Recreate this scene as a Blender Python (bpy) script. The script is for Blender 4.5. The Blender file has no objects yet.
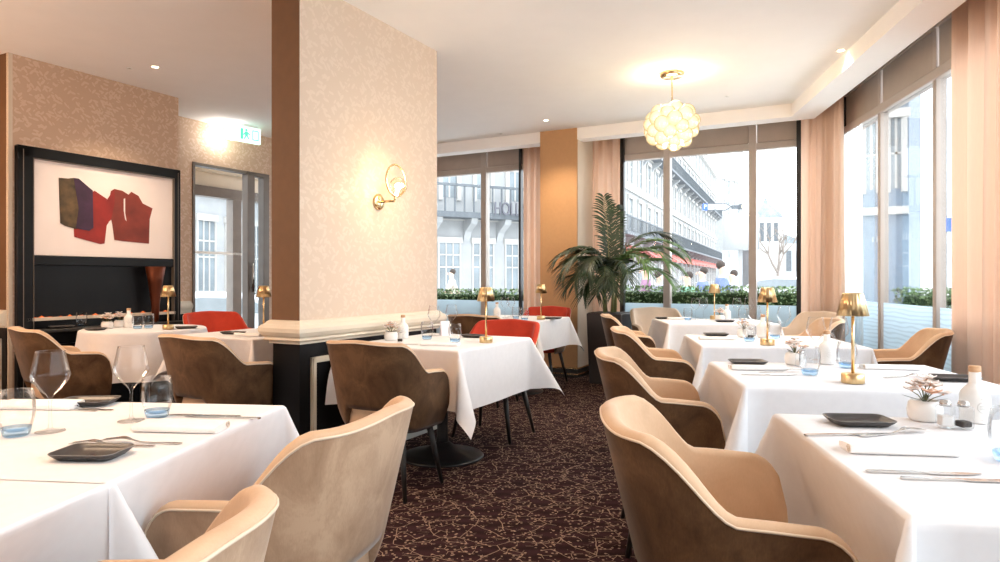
import bpy, bmesh, math, random
from math import sin, cos, pi, radians as R, sqrt, atan2, hypot
from mathutils import Vector, Matrix
random.seed(7)
sc = bpy.context.scene
COL = sc.collection

# ------------------------------------------------------------------ camera
F, HOR, CAMZ = 667.0, 278.5, 1.16
cd = bpy.data.cameras.new('camera'); cam = bpy.data.objects.new('camera', cd); COL.objects.link(cam)
cd.sensor_width = 36; cd.lens = 24.0; cd.shift_y = -0.0025; cd.clip_start = .02; cd.clip_end = 400
cam.location = (0, 0, CAMZ); cam.rotation_euler = (pi/2, 0, 0)
sc.camera = cam
def at(px, py, z=.755):
    """photo point lying on the horizontal surface at height z -> world x, y"""
    d = F*(CAMZ-z)/(py-HOR)
    return ((px-500)/F*d, d)
# room directions: U runs along the fireplace wall and the pier, V along the big windows, W along the side windows
U = Vector((.469, .883)); V = Vector((.883, -.469)); W = Vector((-.16, -.987))
RU = atan2(U.y, U.x); RV = atan2(V.y, V.x); RW = atan2(W.y, W.x)

# ------------------------------------------------------------------ materials
MATS = {}
class NT:
    def __init__(s, name):
        m = bpy.data.materials.new(name); m.use_nodes = True
        s.m = m; s.n = m.node_tree.nodes; s.l = m.node_tree.links; s.n.clear()
        s.out = s.n.new('ShaderNodeOutputMaterial')
    def node(s, t, **kw):
        n = s.n.new(t)
        for k, v in kw.items():
            if k.startswith('i_'):
                key = k[2:].replace('_', ' ')
                n.inputs[int(key) if key.isdigit() else key].default_value = v
            else: setattr(n, k, v)
        return n
    def link(s, a, b): s.l.new(a, b)
    def bsdf(s, col=(.8, .8, .8), rough=.5, metal=0, sheen=0, spec=.5):
        b = s.n.new('ShaderNodeBsdfPrincipled')
        b.inputs['Base Color'].default_value = (*col, 1); b.inputs['Roughness'].default_value = rough
        b.inputs['Metallic'].default_value = metal; b.inputs['Specular IOR Level'].default_value = spec
        if sheen:
            b.inputs['Sheen Weight'].default_value = sheen; b.inputs['Sheen Roughness'].default_value = .4
        s.link(b.outputs[0], s.out.inputs[0]); return b
    def coord(s, scale=(1, 1, 1), rot=(0, 0, 0), kind='Object'):
        t = s.n.new('ShaderNodeTexCoord'); mp = s.n.new('ShaderNodeMapping')
        mp.inputs['Scale'].default_value = scale; mp.inputs['Rotation'].default_value = rot
        s.link(t.outputs[kind], mp.inputs[0]); return mp.outputs[0]
    def noise(s, vec, scale, detail=3, rough=.5, dist=0):
        n = s.node('ShaderNodeTexNoise', i_Scale=scale, i_Detail=detail, i_Roughness=rough, i_Distortion=dist)
        s.link(vec, n.inputs['Vector']); return n
    def ramp(s, fac, stops):
        r = s.n.new('ShaderNodeValToRGB'); e = r.color_ramp.elements
        while len(e) > 1: e.remove(e[-1])
        e[0].position = stops[0][0]; e[0].color = (*stops[0][1], 1)
        for p, c in stops[1:]:
            x = e.new(p); x.color = (*c, 1)
        s.link(fac, r.inputs[0]); return r.outputs[0]
    def mix(s, fac, a, b):
        n = s.n.new('ShaderNodeMix'); n.data_type = 'RGBA'
        for v, i in ((fac, 0), (a, 6), (b, 7)):
            if isinstance(v, (int, float)): n.inputs[i].default_value = v
            elif isinstance(v, tuple): n.inputs[i].default_value = (*v, 1)
            else: s.link(v, n.inputs[i])
        return n.outputs[2]
    def math(s, op, a, b=None):
        n = s.n.new('ShaderNodeMath'); n.operation = op
        for i, v in enumerate((a, b)):
            if v is None: continue
            if isinstance(v, (int, float)): n.inputs[i].default_value = v
            else: s.link(v, n.inputs[i])
        return n.outputs[0]
    def bump(s, b, h, strength=.3, dist=.01):
        n = s.node('ShaderNodeBump', i_Strength=strength, i_Distance=dist)
        s.link(h, n.inputs['Height']); s.link(n.outputs[0], b.inputs['Normal'])

def plain(name, col, rough=.5, metal=0, var=.06, scale=6, sheen=0, spec=.5, bump=0):
    """solid colour with faint procedural mottling"""
    if name in MATS: return MATS[name]
    t = NT(name); b = t.bsdf(col, rough, metal, sheen, spec)
    n = t.noise(t.coord(), scale, 4)
    dark = tuple(max(0, c*(1-var)) for c in col); lite = tuple(min(1, c*(1+var)) for c in col)
    t.link(t.ramp(n.outputs[0], [(.3, dark), (.7, lite)]), b.inputs['Base Color'])
    if bump: t.bump(b, n.outputs[0], bump, .005)
    MATS[name] = t.m; return t.m

def velvet(name, lo, hi, sheen=.35, scale=5):
    t = NT(name); b = t.bsdf(hi, .75, 0, sheen, .25)
    v = t.coord((1, 1, .8)); n1 = t.noise(v, scale, 5, .65, .6); n2 = t.noise(t.coord((90, 90, 30)), 3, 2)
    f = t.math('ADD', t.math('MULTIPLY', n1.outputs[0], .85), t.math('MULTIPLY', n2.outputs[0], .15))
    t.link(t.ramp(f, [(.33, lo), (.5, tuple((a+c)/2 for a, c in zip(lo, hi))), (.62, hi)]), b.inputs['Base Color'])
    t.bump(b, n2.outputs[0], .08, .002)
    MATS[name] = t.m; return t.m

def wallpaper(name, base, leaf, scale=1.0):
    """beige paper printed with small slanted leaves"""
    t = NT(name); b = t.bsdf(base, .55, spec=.35)
    fac = None
    for ang, off in ((R(38), 0), (R(-38), 3.7), (R(80), 8.1)):
        tc = t.n.new('ShaderNodeTexCoord')
        m1 = t.node('ShaderNodeMapping'); m1.inputs['Rotation'].default_value = (0, ang, 0); m1.inputs['Location'].default_value = (off, 0, off)
        m2 = t.node('ShaderNodeMapping'); m2.inputs['Scale'].default_value = (34*scale, 0, 13*scale)
        t.link(tc.outputs['Object'], m1.inputs[0]); t.link(m1.outputs[0], m2.inputs[0])
        vo = t.node('ShaderNodeTexVoronoi', i_Scale=1.0, i_Randomness=.75); t.link(m2.outputs[0], vo.inputs['Vector'])
        k = t.math('LESS_THAN', vo.outputs['Distance'], .33)
        fac = k if fac is None else t.math('MAXIMUM', fac, k)
    big = t.noise(t.coord(), 1.5, 2)
    fac2 = t.math('MULTIPLY', fac, t.math('ADD', t.math('MULTIPLY', big.outputs[0], .5), .45))
    t.link(t.mix(fac2, base, leaf), b.inputs['Base Color'])
    t.link(t.math('SUBTRACT', .62, t.math('MULTIPLY', fac, .22)), b.inputs['Roughness'])
    MATS[name] = t.m; return t.m

def emis(name, col, s):
    t = NT(name); e = t.node('ShaderNodeEmission', i_Strength=s); e.inputs[0].default_value = (*col, 1)
    t.link(e.outputs[0], t.out.inputs[0]); MATS[name] = t.m; return t.m

def thin_glass(name, tint=(1, 1, 1), base=.04, edge=.75, rough=.02, blend=.25):
    t = NT(name)
    tr = t.node('ShaderNodeBsdfTransparent'); tr.inputs[0].default_value = (*tint, 1)
    gl = t.node('ShaderNodeBsdfGlossy', i_Roughness=rough)
    lw = t.node('ShaderNodeLayerWeight', i_Blend=blend)
    fr_ = t.node('ShaderNodeFresnel', i_IOR=1.0+edge*.28)
    f = t.math('MINIMUM', t.math('ADD', fr_.outputs[0], base), .5)
    mx = t.node('ShaderNodeMixShader'); t.link(f, mx.inputs[0]); t.link(tr.outputs[0], mx.inputs[1]); t.link(gl.outputs[0], mx.inputs[2])
    t.link(mx.outputs[0], t.out.inputs[0]); MATS[name] = t.m; return t.m

def frosted(name, col=(.82, .92, .97), wav=False):
    t = NT(name)
    b = t.node('ShaderNodeBsdfTranslucent'); d = t.node('ShaderNodeBsdfDiffuse'); d.inputs[0].default_value = (*col, 1)
    tr = t.node('ShaderNodeBsdfTransparent'); tr.inputs[0].default_value = (*col, 1)
    if wav:
        w = t.node('ShaderNodeTexWave', i_Scale=9, i_Distortion=5, i_Detail=2); w.bands_direction = 'Z'
        t.link(t.coord((.3, 1, 1)), w.inputs[0])
        c = t.ramp(w.outputs[0], [(0, tuple(x*.8 for x in col)), (.6, col)])
        t.link(c, b.inputs[0])
    else:
        b.inputs[0].default_value = (*col, 1)
    m1 = t.node('ShaderNodeMixShader', i_0=.25); m2 = t.node('ShaderNodeMixShader', i_0=.12)
    t.link(b.outputs[0], m1.inputs[1]); t.link(d.outputs[0], m1.inputs[2]); t.link(m1.outputs[0], m2.inputs[1]); t.link(tr.outputs[0], m2.inputs[2])
    t.link(m2.outputs[0], t.out.inputs[0]); MATS[name] = t.m; return t.m

def fabric_sheer(name, col, trans=.35):
    t = NT(name); d = t.node('ShaderNodeBsdfDiffuse'); tl = t.node('ShaderNodeBsdfTranslucent')
    n = t.noise(t.coord((60, 60, 4)), 3, 3)
    c = t.ramp(n.outputs[0], [(.25, tuple(x*.97 for x in col)), (.75, tuple(min(1, x*1.02) for x in col))])
    t.link(c, d.inputs[0]); t.link(c, tl.inputs[0])
    m = t.node('ShaderNodeMixShader', i_0=trans); t.link(d.outputs[0], m.inputs[1]); t.link(tl.outputs[0], m.inputs[2])
    t.link(m.outputs[0], t.out.inputs[0]); MATS[name] = t.m; return t.m

def carpet_mat():
    t = NT('carpet'); b = t.bsdf((.03, .015, .017), .95, spec=.1)
    v0 = t.coord()
    def warp(scale, amt):
        nz = t.noise(v0, scale, 2)
        sub = t.node('ShaderNodeVectorMath', operation='SUBTRACT'); t.link(nz.outputs['Color'], sub.inputs[0]); sub.inputs[1].default_value = (.5, .5, .5)
        sc_ = t.node('ShaderNodeVectorMath', operation='SCALE'); t.link(sub.outputs[0], sc_.inputs[0]); sc_.inputs['Scale'].default_value = amt
        ad = t.node('ShaderNodeVectorMath', operation='ADD'); t.link(v0, ad.inputs[0]); t.link(sc_.outputs[0], ad.inputs[1]); return ad.outputs[0]
    w1 = warp(4, .10); w2 = warp(9, .05)
    def edges(vec, s, th, st=(1, 1, 0)):
        mp = t.node('ShaderNodeMapping'); mp.inputs['Scale'].default_value = st; t.link(vec, mp.inputs[0])
        vo = t.node('ShaderNodeTexVoronoi', feature='DISTANCE_TO_EDGE', voronoi_dimensions='2D', i_Scale=s); t.link(mp.outputs[0], vo.inputs['Vector'])
        return t.math('LESS_THAN', vo.outputs['Distance'], th)
    main = edges(w1, 6.5, .0095, (.8, 1, 0)); sub = edges(w2, 15, .020, (.9, 1, 0)); fine = edges(w2, 34, .04, (.6, 1, 0))
    k1 = t.noise(v0, 9, 2); k2 = t.noise(t.coord((1, 1, 1), (0, 0, 1)), 13, 2)
    main = t.math('MULTIPLY', main, t.math('GREATER_THAN', k1.outputs[0], .40))
    sub = t.math('MULTIPLY', sub, t.math('GREATER_THAN', k2.outputs[0], .50))
    fine = t.math('MULTIPLY', t.math('MULTIPLY', fine, t.math('GREATER_THAN', k1.outputs[0], .60)), .35)
    vd = t.node('ShaderNodeTexVoronoi', voronoi_dimensions='2D', i_Scale=30.0); t.link(v0, vd.inputs['Vector'])
    dots = t.math('MULTIPLY', t.math('LESS_THAN', vd.outputs['Distance'], .17), t.math('GREATER_THAN', k2.outputs[0], .46))
    f = t.math('MAXIMUM', t.math('MAXIMUM', main, sub), t.math('MAXIMUM', dots, fine))
    pile = t.noise(v0, 420, 2)
    f = t.math('MULTIPLY', f, t.math('ADD', .45, t.math('MULTIPLY', pile.outputs[0], .6)))
    stripe = t.node('ShaderNodeTexWave', i_Scale=3.5, i_Distortion=6, i_Detail=3); stripe.bands_direction = 'Y'; t.link(v0, stripe.inputs[0])
    bg = t.mix(stripe.outputs[0], (.018, .0065, .007), (.032, .012, .0145))
    t.link(t.mix(f, bg, (.40, .27, .19)), b.inputs['Base Color'])
    t.bump(b, pile.outputs[0], .5, .004)
    MATS['carpet'] = t.m; return t.m

def brass(name, col=(.80, .57, .30), rough=.28):
    t = NT(name); b = t.bsdf(col, rough, 1)
    n = t.noise(t.coord((60, 60, 1)), 4, 3)
    t.link(t.ramp(n.outputs[0], [(.3, tuple(c*.85 for c in col)), (.7, col)]), b.inputs['Base Color'])
    MATS[name] = t.m; return t.m

carpet_mat()
wallpaper('paper', (.655, .52, .405), (.715, .58, .465))
plain('paper_shaded', (.145, .066, .024), .6, var=.07, scale=14)  # wallpaper darkened in colour to carry the shade of the end faces
wallpaper('paper_tan', (.56, .385, .27), (.68, .51, .385))
velvet('velvet', (.15, .082, .042), (.30, .187, .108), .3, 7)
velvet('velvet_light', (.56, .37, .235), (.66, .46, .305), .15, 4)
velvet('velvet_lit', (.37, .225, .135), (.56, .375, .245), .3, 7)  # same velvet lightened, window light painted into the near aisle chairs
velvet('velvet_shaded', (.060, .027, .010), (.155, .080, .036), .2, 7)  # same velvet darkened, shade painted into the chairs standing in it
velvet('velvet_cream', (.62, .48, .36), (.72, .57, .44), .2, 4)
velvet('velvet_red', (.42, .035, .015), (.55, .05, .022), .15, 4)
plain('piping', (.72, .58, .44), .6)
plain('linen', (.80, .79, .805), .85, var=.02, scale=30)
plain('napkin', (.90, .88, .86), .9, var=.03, scale=40)
plain('black_wood', (.012, .010, .009), .45, var=.2)
plain('black_metal', (.010, .010, .011), .35, var=.1)
plain('black_lacquer', (.007, .0075, .009), .35, var=.2, scale=3, spec=.15)
plain('cream_paint', (.70, .62, .50), .4, var=.03)
plain('cream_edge', (.66, .55, .43), .5, var=.03)
plain('grey_paint', (.52, .52, .49), .5, var=.04)
plain('ceiling', (.93, .925, .925), .9, var=.01)
plain('soffit', (.93, .90, .88), .9, var=.01)
plain('taupe', (.44, .375, .33), .6, var=.05)
plain('frame_taupe', (.48, .42, .38), .45, var=.03)
plain('frame_dark', (.15, .12, .098), .4, var=.1)
plain('orange_wall', (.52, .29, .135), .65, var=.03, scale=25)
plain('plate', (.045, .038, .036), .38, var=.15, scale=12)
plain('plate_rim', (.22, .20, .19), .3, var=.15, scale=20)
plain('steel', (.62, .60, .58), .22, 1, var=.05)
plain('ceramic', (.88, .86, .83), .25, var=.02)
plain('cork', (.60, .36, .20), .8, var=.15, scale=60)
plain('ink', (.10, .10, .12), .7)
plain('petal', (.93, .86, .82), .6, var=.05, scale=50)
plain('petal_pink', (.85, .52, .36), .6, var=.12, scale=60)
plain('leaf_dark', (.020, .042, .016), .42, var=.35, scale=8)
plain('leaf_light', (.10, .20, .055), .45, var=.3, scale=8)
plain('stalk', (.17, .17, .06), .6, var=.2)
plain('soil', (.04, .028, .02), .95)
plain('planter', (.028, .020, .018), .5, var=.1)
plain('stone', (.31, .318, .325), .85, var=.08, scale=2)
plain('stone_warm', (.40, .39, .375), .85, var=.08, scale=2)
plain('stone_dark', (.10, .112, .125), .8, var=.15)
plain('ext_glass', (.17, .20, .22), .15, var=.3, scale=1)
plain('blue_facade', (.125, .175, .235), .6, var=.1)
plain('asphalt', (.38, .39, .41), .95, var=.1)
plain('pavement', (.74, .74, .73), .95, var=.1)
plain('hedge', (.18, .27, .12), .7, var=.5, scale=25)
plain('hedge_core', (.03, .06, .02), .9, var=.4)
plain('awning_red', (.50, .12, .10), .8)
plain('sign_white', (.5, .5, .5), .5); plain('sign_blue', (.03, .10, .40), .5)
plain('car_white', (.62, .63, .65), .25); plain('car_glass', (.22, .25, .27), .1); plain('tyre', (.02, .02, .02), .8)
plain('skin', (.58, .38, .29), .6); plain('hair', (.035, .022, .016), .7)
for nm, c in (('coat_green', (.17, .36, .26)), ('coat_blue', (.13, .17, .30)), ('coat_grey', (.26, .26, .31)), ('coat_cream', (.40, .36, .31)), ('coat_plum', (.26, .14, .22)), ('denim', (.08, .11, .18))):
    plain(nm, c, .9, var=.1)
plain('bark', (.20, .17, .15), .9)
plain('canvas', (.80, .70, .66), .8, var=.02)
plain('paint_olive', (.075, .045, .018), .7, var=.9, scale=9); plain('paint_purple', (.038, .012, .036), .7, var=.5, scale=7)
plain('paint_red', (.25, .015, .011), .7, var=.3, scale=6); plain('paint_rust', (.19, .027, .016), .7, var=.3, scale=6)
plain('glow_rust', (.10, .02, .004), .4, .6, var=.2)  # dark rust tone that stands for the glow in the firebox
plain('plastic_white', (.85, .86, .86), .4)
plain('salt', (.80, .79, .78), .9); plain('pepper', (.06, .05, .045), .9, var=.5, scale=90)
plain('paper_card', (.86, .80, .82), .8)
brass('brass'); brass('gold', (.90, .66, .36), .2)
thin_glass('glass', (.97, .975, .98), .015, .7)
thin_glass('glass_blue', (.72, .87, 1.0), .04, .6)
thin_glass('pane', (.97, .985, .99), .0, .35, .01, .15)
thin_glass('globe_glass', (1, .97, .90), .10, .7)
frosted('frost', (.80, .90, .96)); frosted('frost_wave', (.80, .90, .97), True)
fabric_sheer('curtain', (.79, .565, .43), .34); fabric_sheer('sheer', (.86, .92, .94), .6)
emis('lamp_warm', (1, .78, .48), 14); emis('ember', (1, .20, .05), .6)
emis('exit_white', (1, 1, .97), 4.0); emis('exit_green', (.55, .95, .72), 1.25); emis('exit_dark', (.10, .62, .38), .9)
# warm amber glass bubble that glows from the bulbs inside the chandelier
t = NT('bubble'); e = t.node('ShaderNodeEmission', i_Strength=.85)
lw = t.node('ShaderNodeLayerWeight', i_Blend=.4)
t.link(t.ramp(lw.outputs['Facing'], [(0, (1.0, .88, .62)), (.45, (.80, .58, .27)), (.8, (.45, .27, .09)), (1, (.25, .13, .04))]), e.inputs[0])
g = t.node('ShaderNodeBsdfGlossy', i_Roughness=.1); mx = t.node('ShaderNodeMixShader', i_0=.2)
t.link(e.outputs[0], mx.inputs[1]); t.link(g.outputs[0], mx.inputs[2]); t.link(mx.outputs[0], t.out.inputs[0]); MATS['bubble'] = t.m

# ------------------------------------------------------------------ mesh helpers
class MB:
    def __init__(s): s.bm = bmesh.new()
    def _v(s, pts, M=None):
        return [s.bm.verts.new((M @ Vector(p)) if M else p) for p in pts]
    def face(s, vs, mi=0, smooth=False):
        try:
            f = s.bm.faces.new(vs); f.material_index = mi; f.smooth = smooth; return f
        except ValueError: return None
    def box(s, lo, hi, bevel=0, M=None, mi=0, seg=2, taper=None):
        x0, y0, z0 = lo; x1, y1, z1 = hi
        p = [(x0,y0,z0),(x1,y0,z0),(x1,y1,z0),(x0,y1,z0),(x0,y0,z1),(x1,y0,z1),(x1,y1,z1),(x0,y1,z1)]
        if taper is not None:
            cx, cy = (x0+x1)/2, (y0+y1)/2
            p = [(cx+(a-cx)*taper, cy+(b-cy)*taper, c) if i < 4 else (a, b, c) for i, (a, b, c) in enumerate(p)]
        v = s._v(p, M)
        fs = [s.face([v[i] for i in q], mi) for q in ((0,3,2,1),(4,5,6,7),(0,1,5,4),(1,2,6,5),(2,3,7,6),(3,0,4,7))]
        if bevel:
            es = list({e for f in fs for e in f.edges})
            r = bmesh.ops.bevel(s.bm, geom=es, offset=bevel, segments=seg, affect='EDGES', profile=.5, clamp_overlap=True)
            for f in r['faces']: f.material_index = mi; f.smooth = True
        return s
    def prism(s, poly, z0, z1, mi=0, M=None):
        n = len(poly); a = s._v([(x, y, z0) for x, y in poly], M); b = s._v([(x, y, z1) for x, y in poly], M)
        s.face(a[::-1], mi); s.face(b, mi)
        for i in range(n): s.face([a[i], a[(i+1) % n], b[(i+1) % n], b[i]], mi)
        return s
    def lathe(s, prof, n=24, M=None, mi=0, smooth=True, cap=True, sharp=None):
        rings = []
        for r, z in prof:
            if r < 1e-6: rings.append(s._v([(0, 0, z)], M))
            else: rings.append(s._v([(r*cos(2*pi*k/n), r*sin(2*pi*k/n), z) for k in range(n)], M))
        for i, (a, b) in enumerate(zip(rings, rings[1:])):
            sm = smooth and not (sharp and i in sharp)
            for k in range(n):
                k2 = (k+1) % n
                if len(a) == 1 and len(b) == 1: continue
                if len(a) == 1: s.face([a[0], b[k2], b[k]][::-1], mi, sm)
                elif len(b) == 1: s.face([a[k], a[k2], b[0]], mi, sm)
                else: s.face([a[k], a[k2], b[k2], b[k]], mi, sm)
        if cap:
            if len(rings[0]) > 1: s.face(rings[0][::-1], mi)
            if len(rings[-1]) > 1: s.face(rings[-1], mi)
        return s
    def tube(s, pts, r, n=8, M=None, mi=0, cap=True, closed=False):
        pts = [Vector(p) for p in pts]; N = len(pts); rings = []
        rr = r if isinstance(r, (list, tuple)) else [r]*N
        up = Vector((0, 0, 1)); prev = None
        for i, p in enumerate(pts):
            if closed: d = pts[(i+1) % N]-pts[i-1]
            else: d = pts[min(i+1, N-1)]-pts[max(i-1, 0)]
            d.normalize()
            if prev is None:
                a = d.cross(up)
                if a.length < 1e-3: a = d.cross(Vector((1, 0, 0)))
            else: a = prev-d*prev.dot(d)
            a.normalize(); b = d.cross(a); prev = a
            rings.append(s._v([p+a*cos(2*pi*k/n)*rr[i]+b*sin(2*pi*k/n)*rr[i] for k in range(n)], M))
        for i in range(N if closed else N-1):
            A, B = rings[i], rings[(i+1) % N]
            for k in range(n): s.face([A[k], A[(k+1) % n], B[(k+1) % n], B[k]], mi, True)
        if cap and not closed: s.face(rings[0][::-1], mi); s.face(rings[-1], mi)
        return s
    def grid(s, rows, mi=0, smooth=True, M=None, wrap=False):
        vs = [s._v(r, M) for r in rows]
        for a, b in zip(vs, vs[1:]):
            m = len(a)
            for k in range(m if wrap else m-1): s.face([a[k], a[(k+1) % m], b[(k+1) % m], b[k]], mi, smooth)
        return s
    def ball(s, c, r, n=12, mi=0, sc_=(1, 1, 1)):
        prof = [(r*sin(pi*i/n) if 0 < i < n else 0, -r*cos(pi*i/n)) for i in range(n+1)]
        return s.lathe(prof, n+4, Matrix.Translation(c) @ Matrix.Diagonal((*sc_, 1)), mi, cap=False)
    def build(s, name, mat, parent=None, loc=None, rz=0, fixn=True):
        if fixn: bmesh.ops.recalc_face_normals(s.bm, faces=s.bm.faces)
        me = bpy.data.meshes.new(name); s.bm.to_mesh(me); s.bm.free()
        for m in (mat if isinstance(mat, (list, tuple)) else [mat]): me.materials.append(MATS[m] if isinstance(m, str) else m)
        o = bpy.data.objects.new(name, me); COL.objects.link(o)
        if parent: o.parent = parent
        if loc is not None: o.location = loc
        o.rotation_euler.z = rz
        return o
def tag(o, label=None, cat=None, group=None, kind=None):
    for k, v in (('label', label), ('category', cat), ('group', group), ('kind', kind)):
        if v: o[k] = v
    return o
def empty(name, loc=(0, 0, 0), rz=0):
    o = bpy.data.objects.new(name, None); COL.objects.link(o); o.location = loc; o.rotation_euler.z = rz; o.empty_display_size = .1
    return o
def thing(name, label, cat, loc=(0, 0, 0), rz=0, group=None):
    return tag(empty(name, loc, rz), label, cat, group)
def kids(o): return [c for c in COL.objects if c.parent == o]
def copy_tree(o, parent=None):
    c = o.copy(); COL.objects.link(c)
    if parent: c.parent = parent
    for ch in list(kids(o)): copy_tree(ch, c)
    return c
def struct(o, label=None): o['kind'] = 'structure'; return o
def text(name, s, size, mat, parent, loc, rot, ext=.002, align='CENTER'):
    c = bpy.data.curves.new(name, 'FONT'); c.body = s; c.size = size; c.extrude = ext; c.align_x = align; c.align_y = 'CENTER'
    c.materials.append(MATS[mat]); o = bpy.data.objects.new(name, c); COL.objects.link(o)
    bpy.context.view_layer.update()
    me = bpy.data.meshes.new_from_object(o.evaluated_get(bpy.context.evaluated_depsgraph_get())); bpy.data.objects.remove(o)
    o = bpy.data.objects.new(name, me); COL.objects.link(o)
    o.parent = parent; o.location = loc; o.rotation_euler = rot; return o
# ================================================================== THE ROOM
OF = Vector((-1.89, 10.08)); OR_ = Vector((3.56, 7.18))
CEIL = 2.92; SOF = 2.787
A = Vector((-3.815, 5.215)); B = Vector((-3.112, 6.486)); C0 = Vector((-3.70, 6.80))
def s_on(px, O, d):
    k = (px-500)/F      # x = k*y
    return (k*O.y-O.x)/(d.x-k*d.y)
fs = lambda px: s_on(px, OF, V)
rs = lambda px: s_on(px, OR_, W)
def xy(v): return (v[0], v[1])
L2 = C0 - V*1.6; L3 = OF - V*1.6
near_r = OR_ + W*10.4
WL = A - V*1.0
floor_poly = [xy(OF), xy(OR_), xy(near_r), (-8.6, -3.1), xy(WL-U*6.6), xy(WL), xy(L2), xy(L3)]
struct(MB().prism(floor_poly, -.12, 0).build('floor', 'carpet'))
c1 = near_r + (-V.normalized()*0)
# ceiling stops at the soffit's inner edge
inn = Vector((2.931, 6.70)); inL = Vector((.898, 7.78)) - V*3.3 + U*.02; inR = inn + W*10.1
struct(MB().prism([xy(inL), xy(inn), xy(inR), (-8.6, -3.1), xy(WL-U*6.6), xy(WL), xy(L2), xy(L3), xy(OF)], CEIL, CEIL+.12).build('ceiling', 'ceiling'))
outn = Vector((3.198, 6.785)); outL = Vector((.992, 7.957)) - V*3.3; outR = outn + W*10.1
sp = MB()
sp.prism([xy(inL), xy(inn), xy(outn), xy(outL)], SOF, CEIL+.1); sp.prism([xy(inn), xy(inR), xy(outR), xy(outn)], SOF, CEIL+.1)
struct(sp.build('trim_1', 'soffit'))
# dark recess above the windows
rc = MB()
rc.prism([xy(outL), xy(outn), xy(OR_+Vector((.1, .05))), xy(OF+U*.1)], 3.0, 3.08); rc.prism([xy(outn), xy(outR), xy(near_r+Vector((.1, 0))), xy(OR_+Vector((.1, .05)))], 3.0, 3.08)
struct(rc.build('trim_2', 'frame_taupe'))

def window(name, O, rz, s0, s1, mull, gtop, fz, film, jambs, curb=.2):
    fr = MB()
    fr.box((s0, -.06, 0), (s1, .10, curb)); fr.box((s0, -.04, gtop), (s1, .06, gtop+.075), .008); fr.box((s0, -.04, 2.97), (s1, .06, 3.02))
    hw = .026 if film == 'frost_wave' else .04
    for m in mull: fr.box((m-hw, -.05*hw/.04, curb), (m+hw, .06*hw/.04, 3.0), .006)
    o = fr.build(name, 'frame_taupe', None, (O.x, O.y, 0), rz); struct(o)
    e = [s0]+list(mull)+[s1]
    for a, b in zip(e, e[1:]):
        MB().box((a+.03, -.004, curb), (b-.03, .004, gtop)).build('pane', 'pane', o)
        MB().box((a+.045, -.012, curb), (b-.045, -.008, fz)).build('frosted_film', film, o)
        MB().box((a+.045, -.02, gtop+.08), (b-.045, .0, 2.97), .006).build('upper_panel', 'taupe', o)
    for a, b in jambs: MB().box((a, -.07, curb), (b, .0, 2.99)).build('jamb', 'black_metal', o)
    return o
window('window_1', OF, RV, .5, 3.07, [fs(418), fs(485)], 2.61, .86, 'frost', [(fs(521), fs(523))])
window('window_2', OF, RV, 3.54, 6.12, [fs(667.5), fs(753)], 2.61, .86, 'frost', [(fs(620.5), fs(625.5)), (fs(797), fs(801.5)), (fs(590), fs(593))])
window('window_3', OR_, RW, .05, 10.3, [rs(883), rs(939), 4.6, 6.0, 7.4, 8.8], 2.60, .95, 'frost_wave', [(rs(842), rs(848.5))])

# orange column between the two windows
cw = MB(); cw.box((3.07, -.723, 0), (3.54, .05, CEIL+.05))
col = cw.build('wall_column', 'orange_wall', None, (OF.x, OF.y, 0), RV); struct(col)
MB().box((3.541, -.70, .1), (3.545, .05, 2.9)).build('lit_side', 'cream_edge', col)  # pale sheet paints the light falling on the column's right side
bb = MB(); bb.box((3.055, -.738, 0), (3.555, -.02, .10)); bb.box((3.06, -.733, .10), (3.55, -.02, .115), mi=1); bb.box((3.05, -.743, .035), (3.56, -.02, .05), mi=1)
struct(bb.build('baseboard_column', ['black_wood', 'gold'], None, (OF.x, OF.y, 0), RV))
# wall left of window 1, and the recessed wall with the glass door
def wall(name, p, length, depth, z0, z1, mat, rz):
    """box whose visible face is local y=0, body on +y"""
    o = MB().box((0, 0, z0), (length, depth, z1)).build(name, mat, None, (p[0], p[1], 0), rz); struct(o); return o
wall('wall_far', OF-V*.1, .62, .1, 0, CEIL, 'paper_tan', RV)
RWL = (OF-C0).length
d0 = s_on(192, C0, U); d1 = s_on(267.5, C0, U)
HD = 2.45
wb = MB(); wb.box((0, 0, 0), (d0, .1, CEIL)); wb.box((d0, 0, HD), (d1, .1, CEIL)); wb.box((d1, 0, 0), (RWL, .1, CEIL))
struct(wb.build('wall_door', 'paper_tan', None, xy(C0)+(0,), RU))
# dado on the recessed wall
dd = MB(); dd.box((0.02, -.001, 0), (d0-.02, .05, .78), mi=1); 
def dado(mb, x0, x1, y=0, mi=0, ret=0):
    prof = [(0, .775), (-.012, .775), (-.012, .787), (-.03, .792), (-.036, .80), (-.03, .812), (-.045, .824), (-.056, .845), (-.056, .868), (-.045, .885), (-.03, .893), (-.022, .905), (-.012, .912), (0, .915)]
    vs = [[(x, y+p, z) for p, z in prof] for x in (x0, x1)]
    a = mb._v(vs[0]); b = mb._v(vs[1])
    for i in range(len(prof)-1): mb.face([a[i], a[i+1], b[i+1], b[i]], mi, 1 < i < len(prof)-2)
    mb.face(a[::-1], mi); mb.face(b, mi)
t_ = MB(); dado(t_, .02, d0-.03); t_.box((.02, -.01, 0), (d0-.03, 0, .775), mi=1)
struct(t_.build('trim_3', ['cream_paint', 'black_lacquer'], None, xy(C0)+(0,), RU))
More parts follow.
